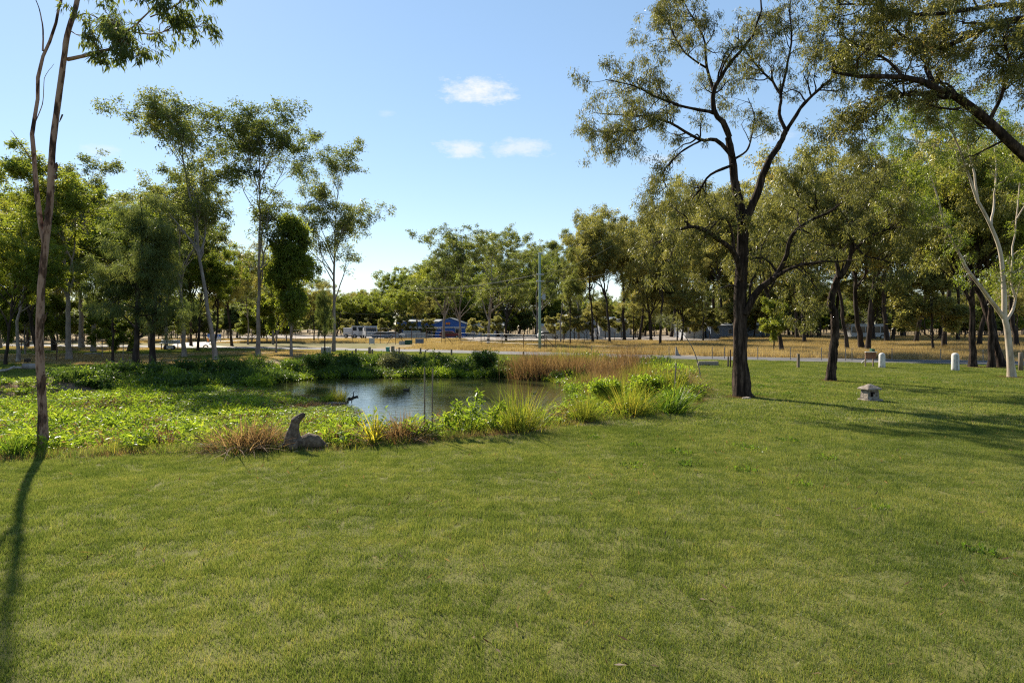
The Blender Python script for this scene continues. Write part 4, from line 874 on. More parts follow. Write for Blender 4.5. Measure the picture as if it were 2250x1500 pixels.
for (x, y, h, w, lf, lab) in [(1420, 868, 40, 95, 'weed_leaf', 'rounded bright green bush in the middle of the reed bed'), (1330, 872, 34, 80, 'weed_leaf', 'low lime bush at the water side of the reed bed'), (1480, 862, 44, 70, 'reed_leaf', 'yellow-green bush near the right corner of the pond')]:
    sapl_shrub(x, y, h, w, lab, lf, 2600)
# upright leafy stalks in front of the water
def stalk(px, py, hpx, label):
    p = gp(px, py); p[2] = float(ground_z(np.array([p[0]]), np.array([p[1]]))[0]); rng = np.random.RandomState(int(px) + 5); h = hpx * p[1] / F - p[2]
    o = root('leafy_stalk', p, label, 'plant'); P = straight(np.zeros(3), np.array((rng.normal() * .15, 0, h)), 10, rng, .03)[None]; r = np.full((1, 10), .008)
    link('stem', npmesh('stem', *tubes(P, r, 4)), M['reed_green'], o)
    l2, r2 = children(P, r, rng, 16, .3, 1, .9, .28, .1, .2, 5, -.1)
    link('foliage', leaf_mesh('foliage', np.concatenate([l2, interp_n(P, 5)]), rng, 9, .15, .035, .02, .35, .6), M['weed_leaf'], o)
stalk(1033, 956, 95, 'tall leafy green stalk left of the lime sedge'); stalk(1010, 960, 72, 'leafy stalk just right of the two stakes'); stalk(1075, 953, 64, 'short leafy stalk beside the rounded lime tussock')
stalk(962, 962, 58, 'yellowish leafy stalk at the foot of the two stakes')

# ------------------------------------------------------------------ things on the lawn and in the pond
# stone seal
D = gd(986); q = D / F; bs = gp(655, 986)
def loc_(x, y, dd=0.0): return tuple(at(x, y, D + dd) - bs)
mb = MB()
mb.tube([loc_(646, 986), loc_(644, 974), loc_(643, 962), loc_(644, 950), loc_(646, 940), loc_(648, 931)], [q * v for v in (18, 19.5, 18, 14.5, 11.5, 10.5)], 14, True, .9)
mb.ball(loc_(650, 924), (q * 11.5, q * 10, q * 10.5)); mb.tube([loc_(652, 922), loc_(659, 916), loc_(666, 911), loc_(669, 909)], [q * v for v in (9, 7.5, 6.2, 4.5)], 12, True, .9)
mb.ball(loc_(644, 922, -.09), q * 2.5); mb.ball(loc_(644, 922, .09), q * 2.5)
mb.tube([loc_(645, 976), loc_(662, 973), loc_(680, 968), loc_(694, 970), loc_(708, 977), loc_(722, 983)], [q * v for v in (15, 15, 18, 15.5, 9, 3.5)], 14, True, 1.0)
mb.tube([loc_(636, 968, -.06), loc_(626, 978, -.14), loc_(611, 984, -.22)], [q * 9, q * 7, q * 4.5], 8, True, .5)      # front flippers
mb.tube([loc_(652, 972, -.14), loc_(650, 980, -.28), loc_(636, 984, -.38)], [q * 9, q * 8, q * 5], 8, True, .5)
mb.tube([loc_(700, 975, .05), loc_(718, 982, .12), loc_(728, 984, .18)], [q * 6, q * 4, q * 2], 8, True, .5)
mb.tube([loc_(690, 962, .10), loc_(680, 958, .14), loc_(672, 960, .18)], [q * 7, q * 5, q * 2], 8, True, .6)
se = root('seal_statue', bs, 'weathered brown stone seal statue with raised head on the pond edge', 'statue')
link('body', fused(mb, 'body', .018, 3), M['seal_stone'], se)
for dd in (-.075, .075): MB().ball(loc_(656, 917, dd), .013, 2).put('eye', M['black'], se, smooth=True)
MB().ball(loc_(670, 908.5, -.01), .018, 2).put('nose', M['black'], se, smooth=True)
bm_ = MB(); rk = random.Random(2)
for k in range(26):
    a = rk.uniform(0, 6.28); bm_.ball((math.cos(a) * rk.uniform(.3, .8), math.sin(a) * rk.uniform(.1, .3), .0), (rk.uniform(.03, .09), rk.uniform(.03, .08), rk.uniform(.02, .04)), 1)
st_ = bm_.put('seal_base_rubble', M['banksoil'], None, bs); tag(st_, 'crumbled soil and stones around the foot of the seal statue', kind='stuff')
# stakes
def stake(px, ytop, ybase, r, label, cross=None, tilt=0):
    p = gp(px, ybase); h = (ybase - ytop) * p[1] / F; o = root('garden_stake', p, label, 'stake')
    MB().tube([(0, 0, -.1), (tilt * .5, 0, h * .5), (tilt, 0, h)], r, 7).put('shaft', M['post_wood'], o)
    if cross: MB().tube([(tilt * .9 - .09, 0, h - cross), (tilt * .9 + .1, .0, h - cross - .01)], .008, 5).put('crosspiece', M['dead_wood'], o)
stake(933, 806, 961, .017, 'thin wooden stake at the pond edge, left of the pair'); stake(949, 810, 961, .017, 'thin wooden stake at the pond edge, right of the pair', None, .02)
stake(1479, 797, 906, .02, 'thin stake with small crosspiece at the right end of the pond', .12, .09)
# stone house lantern
D = gd(880); q = D / F; p = gp(1911, 880); la_ = root('stone_lantern', p, 'small weathered stone house lantern with hipped roof on the lawn', 'lantern', rz=.22)
MB().box((.02, 0, .03), (.62, .5, .08), bev=.03).put('base_slab', M['stone'], la_)
w0, w1 = .21, .24
mb = MB(); bm = mb.bm
b4 = [bm.verts.new((sx * w1, sy * .19, .07)) for sx, sy in ((-1, -1), (1, -1), (1, 1), (-1, 1))]; t4 = [bm.verts.new((sx * w0, sy * .17, .40)) for sx, sy in ((-1, -1), (1, -1), (1, 1), (-1, 1))]
bm.faces.new(b4[::-1]); bm.faces.new(t4)
for i in range(4): bm.faces.new((b4[i], b4[(i + 1) % 4], t4[(i + 1) % 4], t4[i]))
bmesh.ops.bevel(bm, geom=list(bm.edges), offset=.015, segments=2, affect='EDGES')
bm.faces.ensure_lookup_table(); fr = min(bm.faces, key=lambda f: f.calc_center_median().y - f.calc_area()); r_ = bmesh.ops.inset_individual(bm, faces=[fr], thickness=.12); bmesh.ops.translate(bm, verts=fr.verts, vec=(0, .05, 0))
mb.put('body', M['stone'], la_)
MB().box((-.02, -.155, .24), (.12, .08, .15), bev=.01).put('window', M['ironbark'], la_); MB().box((-.005, -.19, .215), (.075, .04, .09), bev=.008).put('window_block', M['stone'], la_)  # window is a solid dark block, its colour standing for shade inside the opening
mb = MB(); bm = mb.bm
v0 = [bm.verts.new((sx * .30, sy * .26, .395)) for sx, sy in ((-1, -1), (1, -1), (1, 1), (-1, 1))]; v1 = [bm.verts.new((sx * .29, sy * .25, .44)) for sx, sy in ((-1, -1), (1, -1), (1, 1), (-1, 1))]; ap = [bm.verts.new((sx * .05, sy * .03, .58)) for sx, sy in ((-1, -1), (1, -1), (1, 1), (-1, 1))]
bm.faces.new(v0[::-1]); bm.faces.new(ap)
for lo, hi in ((v0, v1), (v1, ap)):
    for i in range(4): bm.faces.new((lo[i], lo[(i + 1) % 4], hi[(i + 1) % 4], hi[i]))
bmesh.ops.bevel(bm, geom=list(bm.edges), offset=.012, segments=2, affect='EDGES'); mb.put('roof', M['stone'], la_)
# rock at the ironbark's foot
mb = MB(); mb.ball((0, 0, 0), (.17, .12, .07), 3)
for v in mb.bm.verts: v.co += Vector((rk.uniform(-.012, .012), rk.uniform(-.012, .012), rk.uniform(-.012, .012)))
tag(mb.put('rock', M['concrete'], None, gp(1640, 876), True), 'small pale rock at the foot of the big ironbark', 'rock')
# bent sapling with feathery top
p = gp(1540, 832); D = p[1]; sa = root('feathery_sapling', p, 'thin bent sapling with pale feathery drooping top beside the reeds', 'sapling')
P = smooth_line(px_poly([(1540, 832), (1534, 800), (1524, 770), (1508, 742), (1490, 722), (1470, 706), (1455, 700)], D, (0, .4)), 20)[None] - p; rr = np.linspace(.03, .006, 20)[None]
link('stem', npmesh('stem', *tubes(P, rr, 7), None, True), M['grey_bark'], sa)
rng = np.random.RandomState(4); l2, r2 = children(P, rr, rng, 22, .62, 1, .7, .55, .25, .2, 7, -.03)
link('foliage', leaf_mesh('foliage', np.concatenate([l2, interp_n(P[:, 13:], 7)]), rng, 26, .28, .008, .03, .15, .8), M['grey_leaf'], sa)
# posts
def post(px, ytop, ybase, wpx, label, mat='post_wood', name='wooden_post', round_=True, group=None):
    p = gp(px, ybase); q = p[1] / F; h = (ybase - ytop) * q; r = wpx * q / 2
    mb = MB()
    if round_: mb.lathe([(r, -.1), (r * 1.02, h * .5), (r * .97, h - .03), (r * .8, h)], k=10)
    else: mb.box((0, 0, h / 2 - .05), (2 * r, 2 * r, h + .1), bev=r * .15)
    return tag(mb.put(name, M[mat], None, p, round_), label, 'post', group)
post(1754, 777, 808, 5, 'square wooden post on the lawn between the two dark trees', round_=False); post(1467, 784, 808, 5, 'square wooden post beside the reed bed', round_=False)
post(1600, 783, 806, 4, 'short timber post left of the ironbark'); post(1605, 768, 806, 3, 'thin dark star picket left of the ironbark', 'rusty', 'star_picket')
post(2243, 774, 815, 9, 'round timber post at the right picture edge'); post(1150, 772, 797, 3, 'thin timber post left of the reed bed')
post(992, 767, 781, 4, 'short dark post on the green verge, right of the dead twig'); post(924, 764, 778, 4, 'short dark post beside the far road, left of the dead twig')
post(863, 760, 778, 8, 'stout weathered stump post beside the green bin'); post(877, 763, 777, 3, 'thin grey picket right of the green bin', 'rusty', 'star_picket')
post(812, 762, 777, 6, 'leaning weathered post on the verge behind the pond'); post(818, 767, 777, 4, 'low stub post beside the leaning weathered post')
post(782, 766, 776, 4, 'short dark stub post left of the leaning weathered post'); post(774, 771, 779, 4, 'lowest dark stub post on the verge behind the pond')
# white gate posts
def bollard(px, ytop, ybase, wpx, label, pipe):
    p = gp(px, ybase); q = p[1] / F; h = (ybase - ytop) * q; r = wpx * q / 2; o = root('gate_post', p, label, 'gate post', None)
    MB().lathe([(r * 1.03, -.1), (r * 1.02, h * .15), (r * .98, h * .86), (r * .86, h * .93), (r * .55, h * .98), (r * .15, h)], k=22).put('pillar', M['white_paint'], o, smooth=True)
    if pipe:
        MB().tube([(-.02, -r - .02, -.2), (-.02, -r - .02, h * .93)], .02, 6).put('pipe', M['steel'], o); MB().tube([(-.09, -r + .01, 0), (-.09, -r + .01, h * .9)], .028, 6).put('pipe', M['transformer'], o)
bollard(1938, 775, 808, 13, 'white painted concrete gate post beside the wooden letterbox board', False); bollard(2099, 775, 814, 15, 'white painted gate post with steel pipes strapped on its face', True)
# letterbox board
p = gp(1913, 806); q = p[1] / F; o = root('letterbox_board', p, 'brown wooden letterbox board on two legs beside the white gate post', 'letterbox')
MB().box((0, 0, 25 * q), (23 * q, .05, 15 * q), rz=.0).put('board', M['board'], o); MB().box((0, -.03, 33 * q), (25 * q, .14, .04)).put('top_rail', M['white_paint'], o)
for sx in (-10.2, 6.5): MB().box((sx * q, .06, 16 * q), (2.2 * q, .06, 36 * q)).put('leg', M['post_wood'], o)
MB().box((7.5 * q, .2, 37 * q), (7 * q, .25, 5.5 * q)).put('mail_box', M['dkgreen'], o)
MB().tube([(-2 * q, .9, 7 * q), (3 * q, .9, 11 * q), (7 * q, .9, 14 * q), (10 * q, .9, 13 * q)], .05, 8).put('white_pipe', M['white_paint'], o, smooth=True)
# culvert head
p = gp(1557, 803); q = p[1] / F
mb = MB()
prof = [(-22 * q, 0, 0), (-13 * q, 0, 0)] + [((-9 + 4 * -math.cos(a)) * q, 0, 2.5 * q * math.sin(a)) for a in np.linspace(0, math.pi, 7)] + [((-1 + 4 * -math.cos(a)) * q, 0, 2.5 * q * math.sin(a)) for a in np.linspace(.001, math.pi, 7)] + [(22 * q, 0, 0), (22 * q, 0, 9 * q), (-22 * q, 0, 9 * q)]
mb.prism(prof, (0, .35, 0)); tag(mb.put('culvert', M['concrete'], None, p), 'low brown concrete culvert head in the grass left of the ironbark', 'culvert')
# stump across the road
p = gp(1487, 782); q = p[1] / F; mb = MB(); mb.tube([(0, 0, -.1), (0, 0, 8 * q), (-1.5 * q, 0, 22 * q)], [4.5 * q, 3.6 * q, .6 * q], 9); mb.tube([(2 * q, 0, 5 * q), (9 * q, 0, 0)], [2.5 * q, 1.2 * q], 7)
tag(mb.put('tree_stump', M['dead_wood'], None, p), 'grey broken stump across the road behind the reeds', 'stump')
# dead twig on the far bank
p = gp(934, 788); q = p[1] / F; mb = MB(); mb.tube([(0, 0, -.1), (-.5 * q, 0, 10 * q), (1 * q, 0, 18 * q)], [1.4 * q, 1.2 * q, 1 * q], 6); mb.tube([(1 * q, 0, 18 * q), (5 * q, 0, 19 * q), (9.5 * q, 0, 22 * q)], [1 * q, .9 * q, .4 * q], 6)
tag(mb.put('dead_branch', M['black'], None, p), 'black crooked dead branch stuck upright in the far bank', 'branch')

# ------------------------------------------------------------------ birds
def wp_(x, y): d = (CAMH - WATER_Z) * F / (y - HOR); return np.array(((x - 1125) / F * d, d, WATER_Z))
p = wp_(735, 888); q = p[1] / F; fl = root('floating_planter', p, 'low floating raft with two grassy tufts at the edge of the weeds', 'raft')
MB().tube([(-24 * q, 0, .02), (0, -.1, .05), (26 * q, 0, .03)], [.05, .07, .05], 8).put('log', M['dead_wood'], fl, smooth=True); MB().box((0, .35, .02), (46 * q, .6, .06), bev=.02).put('deck', M['dead_wood'], fl)
for sx, sc in ((-13, .85), (9, .8)):
    g_ = link('grass_tuft', tuss['d' if sx < 0 else 'l'], None, fl, (sx * q, .3, .03)); g_.scale = (sc, sc, sc * .95)
p = p + np.array((37 * q, .1, .03)); da = root('darter', p, 'black water bird with raised neck and spread wings on the raft', 'bird'); s_ = q
mb = MB(); mb.tube([(-9 * s_, 0, 7 * s_), (-3 * s_, 0, 9 * s_), (1 * s_, 0, 11 * s_), (3 * s_, 0, 14 * s_), (3.2 * s_, 0, 20 * s_), (4 * s_, 0, 25 * s_), (5.2 * s_, 0, 26 * s_), (8 * s_, 0, 26.3 * s_)], [v * s_ for v in (1, 3.6, 3.8, 2.2, 1.0, .9, 1.0, .3)], 9)
mb.tube([(0, 1.5 * s_, 11 * s_), (4 * s_, 5 * s_, 12 * s_), (10 * s_, 7 * s_, 14 * s_), (12 * s_, 8 * s_, 10 * s_)], [2.4 * s_, 3 * s_, 3.6 * s_, 1 * s_], 8, True, .3); mb.tube([(-1 * s_, -1.5 * s_, 11 * s_), (-6 * s_, -5 * s_, 12 * s_), (-10 * s_, -6 * s_, 10 * s_)], [2.2 * s_, 2.8 * s_, 1 * s_], 8, True, .3)
mb.tube([(-7 * s_, 0, 7 * s_), (-11 * s_, 0, 3 * s_)], [1.5 * s_, 2.4 * s_], 8, True, .3)
link('body', fused(mb, 'body', .012, 2), M['feather'], da)
for sy in (-1, 1): MB().tube([(-1 * s_, sy * 1.3 * s_, 6 * s_), (-.5 * s_, sy * 1.5 * s_, 0)], .5 * s_, 5).put('leg', M['black'], da)
MB().tube([(7 * s_, 0, 26.3 * s_), (11 * s_, 0, 26.8 * s_)], [.5 * s_, .1 * s_], 5).put('bill', M['beak'], da)
def duck(px, py, label, sc):
    p = wp_(px, py); o = root('duck', p, label, 'duck'); s_ = sc; mb = MB()
    mb.tube([(-.27 * s_, 0, .10 * s_), (-.18 * s_, 0, .07 * s_), (0, 0, .05 * s_), (.15 * s_, 0, .06 * s_), (.22 * s_, 0, .09 * s_)], [.02 * s_, .07 * s_, .10 * s_, .085 * s_, .03 * s_], 10, True, 1.1)
    mb.tube([(.15 * s_, 0, .09 * s_), (.19 * s_, 0, .17 * s_), (.22 * s_, 0, .22 * s_)], [.055 * s_, .035 * s_, .045 * s_], 9); mb.ball((.225 * s_, 0, .225 * s_), .05 * s_)
    link('body', fused(mb, 'body', .015, 3), M['duck'], o); MB().tube([(.26 * s_, 0, .22 * s_), (.335 * s_, 0, .20 * s_)], [.022 * s_, .012 * s_], 6, True, .5).put('bill', M['beak'], o)
duck(893, 858, 'dark duck floating in the middle of the open water', .75); duck(1173, 865, 'small dark duck near the right end of the open water', .5)

# ------------------------------------------------------------------ roadside things on the far verge
def item(name, px, py, label, cat, group=None, rz=0): p = gp(px, py); return root(name, p, label, cat, group, rz), p[1] / F
o, q = item('water_tank', 717, 778, 'grey caged water tank at the foot of the rightmost tall gum', 'tank')
MB().box((0, 0, 8 * q), (17 * q, 15 * q, 15 * q), bev=.05).put('bladder', M['transformer'], o)
for i in range(5): MB().box(((-8.6 + i * 4.3) * q, -7.8 * q, 8 * q), (.04, .04, 17 * q)).put('cage_bar', M['steel'], o)
for z in (4, 8, 12): MB().box((0, -8.1 * q, z * q), (18 * q, .04, .04)).put('cage_bar', M['steel'], o)
MB().box((0, 0, .05), (18 * q, 16 * q, .12)).put('pallet', M['post_wood'], o)
o, q = item('wheelie_bin', 852, 773, 'teal green wheelie bin standing on the far road verge', 'bin')
mb = MB(); bm = mb.bm; b4 = [bm.verts.new((sx * 3 * q, sy * 3 * q, .06)) for sx, sy in ((-1, -1), (1, -1), (1, 1), (-1, 1))]; t4 = [bm.verts.new((sx * 4 * q, sy * 4 * q, 10 * q)) for sx, sy in ((-1, -1), (1, -1), (1, 1), (-1, 1))]
bm.faces.new(b4[::-1]); bm.faces.new(t4); [bm.faces.new((b4[i], b4[(i + 1) % 4], t4[(i + 1) % 4], t4[i])) for i in range(4)]; mb.put('tub', M['teal'], o)
MB().box((0, 0, 10.6 * q), (8.6 * q, 8.6 * q, 1.0 * q), bev=.03).put('lid', M['teal'], o)
for sx in (-1, 1): MB().tube([(sx * 3.2 * q, 3.4 * q, .1), (sx * 3.9 * q, 3.4 * q, .1)], .1, 12).put('wheel', M['rubber'], o)
o, q = item('notice_board', 817, 757, 'plain white notice board fixed to the wire fence', 'sign'); MB().box((0, 0, 8 * q), (12 * q, .04, 12 * q)).put('panel', M['white_metal'], o)
for sx in (-5, 5): MB().box((sx * q, .05, 6 * q), (.06, .05, 15 * q)).put('leg', M['rusty'], o)
for (x, y, w, h, mt, lab) in [(898, 757, 15, 9, 'dkgreen', 'green steel crate beside the fence gate'), (922, 756, 17, 11, 'blue_grey', 'dark slatted crate right of the green one by the fence gate'), (884, 757, 13, 7, 'grey_metal', 'grey low crate left of the green one by the fence gate')]:
    o, q = item('crate', x, y, lab, 'crate'); MB().box((0, 0, h * q / 2), (w * q, w * q * .7, h * q), bev=.03).put('shell', M[mt], o)
    for z in (.25, .5, .75): MB().box((0, -w * q * .35 - .02, h * q * z), (w * q * .96, .05, h * q * .12)).put('slat', M[mt], o)
    MB().box((0, 0, h * q + .03), (w * q * 1.04, w * q * .74, .06)).put('rim', M['black'], o)
# fences: each one thing, its posts and wires parts
def fence(label, pts, hgt, mat='rusty', wires=4, braces=(), r=.035, mesh=False):
    P = [gp(x, y) for x, y in pts]; o = root('wire_fence', P[0], label, 'fence'); b = P[0]
    pm = MB().tube([(0, 0, -.2), (0, 0, hgt)], r, 6).mesh('post')
    for p in P: link('post', pm, M[mat], o, p - b)
    for k in range(wires):
        z = hgt * (.95 - .85 * k / max(1, wires - 1)); MB().tube([tuple(p - b + np.array((0, -.03, z))) for p in P], .006 if not mesh else .008, 4, False).put('wire', M['wire'], o)
    for i, dx in braces: MB().tube([tuple(P[i] - b + np.array((0, 0, hgt * .8))), tuple(P[i] - b + np.array((dx, 0, 0)))], r * .8, 6).put('brace', M[mat], o)
    if mesh:
        for p0, p1 in zip(P[:-1], P[1:]):
            mb = MB(); L = np.linalg.norm(p1 - p0); kx = int(L / .3); dirv = (p1 - p0) / L
            for k in range(kx): a = p0 + dirv * k * .3 - b; mb.tube([tuple(a), tuple(a + np.array((0, 0, hgt)))], .004, 3, False)
            e = mb.put('mesh_panel', M['wire'], o); e['kind'] = 'stuff'
    return o
fence('rusty post and wire fence in front of the yard of the blue building', [(775, 753), (804, 753), (836, 754), (869, 757), (904, 754), (937, 752), (970, 755)], 2.3, wires=5, braces=((3, -1.2), (3, 1.4)))
fence('wire fence between the fence gate and the power pole', [(978, 759), (1013, 758), (1057, 762), (1103, 765), (1150, 768), (1196, 770)], 1.7, wires=4, braces=((0, 1.2),))
fence('wire fence with braced end post right of the power pole', [(1200, 772), (1221, 763), (1238, 760), (1270, 758), (1284, 757), (1350, 755)], 1.6, wires=4, braces=((0, -1.2), (0, 1.3)))
fence('low wire fence along the right side of the road in the dry grass', [(1300, 783), (1378, 786), (1470, 788), (1565, 789), (1592, 789), (1665, 790), (1737, 791), (1805, 792), (1858, 793), (1872, 793), (1960, 794), (2067, 796), (2160, 797), (2260, 798)], .95, 'dead_wood', 3, r=.03)
fence('old wire fence among the trees left of the pond', [(-30, 775), (47, 774), (124, 793), (160, 770), (200, 772), (240, 772)], 1.3, wires=3)
fence('tall grey mesh fence beside the blue sign board at left', [(430, 748), (475, 748), (512, 749), (553, 749), (600, 749), (650, 750), (700, 751)], 2.0, 'steel', 3, mesh=True)
# blue sign board
o, q = item('sign_board', 471, 752, 'blue and white sign board beside the driveway at left', 'sign')
MB().box((0, 0, 15 * q), (30 * q, .08, 7 * q)).put('blue_panel', M['blue_metal'], o); MB().box((0, 0, 8.5 * q), (28 * q, .06, 5.5 * q)).put('white_panel', M['white_metal'], o)
for sx in (-13, 13): MB().box((sx * q, .08, 8 * q), (.1, .08, 20 * q)).put('leg', M['steel'], o)
mb = MB()
for i in range(6): mb.box(((-9 + i * 3.6) * q, -.05, 15 * q), (2.4 * q, .02, 2.4 * q))
e = mb.put('lettering', M['white_metal'], o); e['kind'] = 'stuff'
o, q = item('hydrant_marker', 457, 752, 'small orange-red marker left of the blue sign board', 'marker'); MB().lathe([(1.6 * q, 0), (1.6 * q, 5 * q), (2.2 * q, 5.5 * q), (2.2 * q, 8 * q), (.6 * q, 9.5 * q)], k=12).put('barrel', M['orange'], o); MB().box((0, 0, .06), (6 * q, 6 * q, .12)).put('foot', M['concrete'], o)
# half-buried tyre
p = gp(452, 763); q = p[1] / F; mb = MB(); mb.tube([(math.cos(a) * 5 * q, 0, math.sin(a) * 4.6 * q) for a in np.linspace(-.1, math.pi + .1, 14)], 1.4 * q, 8)
tag(mb.put('half_tyre', M['rubber'], None, p, True), 'black half buried tyre arching from the ground by the driveway', 'tyre')
# frame trailer
o, q = item('trailer', 376, 768, 'old flat trailer with white crates under the gums at left', 'trailer'); 
MB().box((0, 0, 14 * q), (44 * q, 16 * q, 2.2 * q)).put('bed', M['grey_metal'], o)
for sx in (-14, 0, 13): MB().box((sx * q, 0, 18.5 * q), (10 * q, 12 * q, 6 * q), bev=.04).put('crate', M['white_metal'], o)
for sx in (-18, -5, 18): MB().box((sx * q, -6 * q, 7 * q), (1.5 * q, 1.5 * q, 14 * q)).put('leg', M['post_wood'], o)
for sx in (-8, 8): MB().tube([(sx * q, -8 * q, 5 * q), (sx * q, -5.4 * q, 5 * q)], 5 * q, 14).put('wheel', M['rubber'], o)
MB().box((2 * q, -8.2 * q, 6 * q), (15 * q, .1, 7 * q)).put('side_box', M['grey_metal'], o)
# logs
p = gp(66, 812); q = p[1] / F; o = root('cut_log', p, 'cut log with orange sawn end lying at the left edge of the wood', 'log', rz=.35)
MB().tube([(-13 * q, 0, 7 * q), (0, 0, 7 * q), (16 * q, 0, 6.6 * q)], [7 * q, 7 * q, 6.4 * q], 14).put('barrel', M['grey_bark'], o, smooth=False); MB().tube([(-13.4 * q, 0, 7 * q), (-13.05 * q, 0, 7 * q)], 6.6 * q, 14).put('sawn_end', M['log_end'], o)
for (x, y, r, lab, pts) in [(20, 818, 3.2, 'pale fallen bough at the far left beside the cut log', [(-22, 0, 3), (-6, 0, 5), (6, 0, 9), (12, 0, 14)]), (40, 812, 3.4, 'dark fallen branch left of the cut log', [(-16, 0, 3), (0, 0, 5), (16, 0, 3)]), (205, 779, 2.2, 'fallen grey log among the trees left of the casuarinas', [(-18, 0, 2), (0, 0, 3), (16, 0, 2)])]:
    p = gp(x, y); q = p[1] / F; tag(MB().tube([(a * q, b * q, c * q) for a, b, c in pts], [r * q * f for f in np.linspace(1, .6, len(pts))], 9).put('fallen_bough', M['dead_wood'], None, p, True), lab, 'log')
# dark stump shed behind the log
o, q = item('tree_stump', 60, 797, 'dark low stump behind the cut log', 'stump'); MB().lathe([(7 * q, -.1), (6 * q, 3 * q), (5.6 * q, 9 * q), (4 * q, 9.3 * q)], k=12).put('stem', M['dark_bark'], o); MB().tube([(4 * q, 0, 1 * q), (10 * q, -1 * q, 0)], [2.4 * q, .6 * q], 7).put('root_spur', M['dark_bark'], o)

# ------------------------------------------------------------------ power pole and wires
p = gp(1186, 771); q = p[1] / F; o = root('power_pole', p, 'tall green painted power pole with grey transformer by the road', 'power pole')
MB().lathe([(3.4 * q, -.2), (2.9 * q, 60 * q), (2.2 * q, 215 * q), (1.4 * q, 216 * q)], k=14).put('pole', M['pole_green'], o, smooth=True)
MB().box((9 * q, -.2, 118 * q), (7 * q, 6 * q, 12 * q), bev=.06).put('transformer', M['transformer'], o); 
for k in range(3): MB().lathe([(.5 * q, 0), (.9 * q, 1 * q), (.5 * q, 2 * q), (.8 * q, 3 * q), (.3 * q, 4.5 * q)], ((7 + k * 2.2) * q, -.2, 124 * q), 8).put('bushing', M['concrete'], o)
MB().box((4.5 * q, 0, 118 * q), (3 * q, 2 * q, 3 * q)).put('bracket', M['steel'], o)
for z, w in ((168, 16), (153, 18), (214, 10)): MB().box((1 * q, -.25, z * q), (w * q, .1, .12), rz=.3).put('crossarm', M['grey_metal'], o)
for z in (168, 153):
    for sx in (-6, 6): MB().lathe([(.6 * q, 0), (1 * q, .8 * q), (.5 * q, 1.6 * q), (.8 * q, 2.4 * q), (.2 * q, 3 * q)], (sx * q, -.25 - sx * q * .3, z * q), 8).put('insulator', M['concrete'], o)
def cable(a, b, sag, label, group=None):
    a = np.array(a); b = np.array(b); t = np.linspace(0, 1, 24)[:, None]; P = a * (1 - t) + b * t; P[:, 2] -= 4 * sag * (t * (1 - t))[:, 0]
    tag(MB().tube([tuple(v - a) for v in P], .011, 4, False).put('power_line', M['cable'], None, a), label, 'cable', group)
for k, (za, yb) in enumerate(((168, 628), (168, 632), (153, 637))):
    a = p + np.array((-6 * q, -.1, za * q)); cable(a, at(880 + k * 6, yb, 96), .7, ['uppermost', 'middle', 'lowest'][k] + ' of three thin wires running left from the power pole', 'wires from the power pole to the yard')
cable(p + np.array((0, 0, 168 * q)), at(1345, 540, 60), .4, 'thin wire running right from the power pole, upper'); cable(p + np.array((0, 0, 153 * q)), at(1345, 597, 60), .3, 'thin wire running right from the power pole, lower')
cable(at(1150, 676, 88), at(440, 650, 88), 1.7, 'long low cable sagging across the view in front of the yard')

# ------------------------------------------------------------------ buildings and vehicles of the yard
def shed(name, x0, x1, ybase, ywall, yridge, depth, wall, roofm, label, gable=True, d=None, doors=(), windows=(), fascia=None):
    D = gd(ybase) if d is None else d; q = D / F; zb = 0.0; w = (x1 - x0) * q; hw = CAMH + (HOR - ywall) * q; hr = CAMH + (HOR - yridge) * q
    p = np.array((((x0 + x1) / 2 - 1125) * q, D, 0)); o = root(name, p, label, 'building')
    if gable:                               # gable end faces the road
        MB().prism([(-w / 2, 0, 0), (w / 2, 0, 0), (w / 2, 0, hw), (0, 0, hr), (-w / 2, 0, hw)], (0, depth, 0)).put('wall', M[wall], o)
        r = MB(); e = .25
        for s in (-1, 1):
            a = Vector((s * (w / 2 + e), -e, hw - e * (hr - hw) / (w / 2))); b = Vector((0, -e, hr)); r.prism([a + Vector((0, 0, .02)), b + Vector((0, 0, .02)), b + Vector((0, 0, .14)), a + Vector((0, 0, .14))], (0, depth + 2 * e, 0))
        r.put('roof', M[roofm], o)
    else:
        MB().prism([(-w / 2, 0, 0), (-w / 2, depth, 0), (-w / 2, depth, hw), (-w / 2, depth / 2, hr), (-w / 2, 0, hw)], (w, 0, 0)).put('wall', M[wall], o)
        r = MB(); e = .3
        for y0, y1 in ((-e, depth / 2), (depth + e, depth / 2)):
            zz = hw - e * (hr - hw) / (depth / 2); r.prism([(-w / 2 - e, y0, zz + .02), (-w / 2 - e, y1, hr + .02), (-w / 2 - e, y1, hr + .14), (-w / 2 - e, y0, zz + .14)], (w + 2 * e, 0, 0))
        r.put('roof', M[roofm], o)
    for (a, b, z0, z1) in doors: MB().box((((a + b) / 2 - (x0 + x1) / 2) * q, -.03, (z0 + z1) / 2), ((b - a) * q, .1, z1 - z0)).put('roller_door', M['grey_metal'], o)
    for (a, b, z0, z1) in windows:
        wd = MB().box((((a + b) / 2 - (x0 + x1) / 2) * q, -.05, (z0 + z1) / 2), ((b - a) * q, .1, z1 - z0)).put('window', M['white_metal'], o)
        MB().box((((a + b) / 2 - (x0 + x1) / 2) * q, -.085, (z0 + z1) / 2), ((b - a) * q * .86, .1, (z1 - z0) * .84)).put('pane', M['glass_dark'], wd)
    if fascia: MB().box((0, -.12, fascia[0]), (w * 1.01, .16, fascia[1])).put('fascia', M['white_metal'], o)
    return o, q, hw
DB = 140
o, q, hw = shed('blue_building', 872, 962, 740, 707, 702, 14, 'blue_metal', 'roof_metal', 'long low blue clad building with white fascia behind the far yard', False, DB, fascia=(2.25, .35), windows=((925, 933, 2.7, 3.4),))
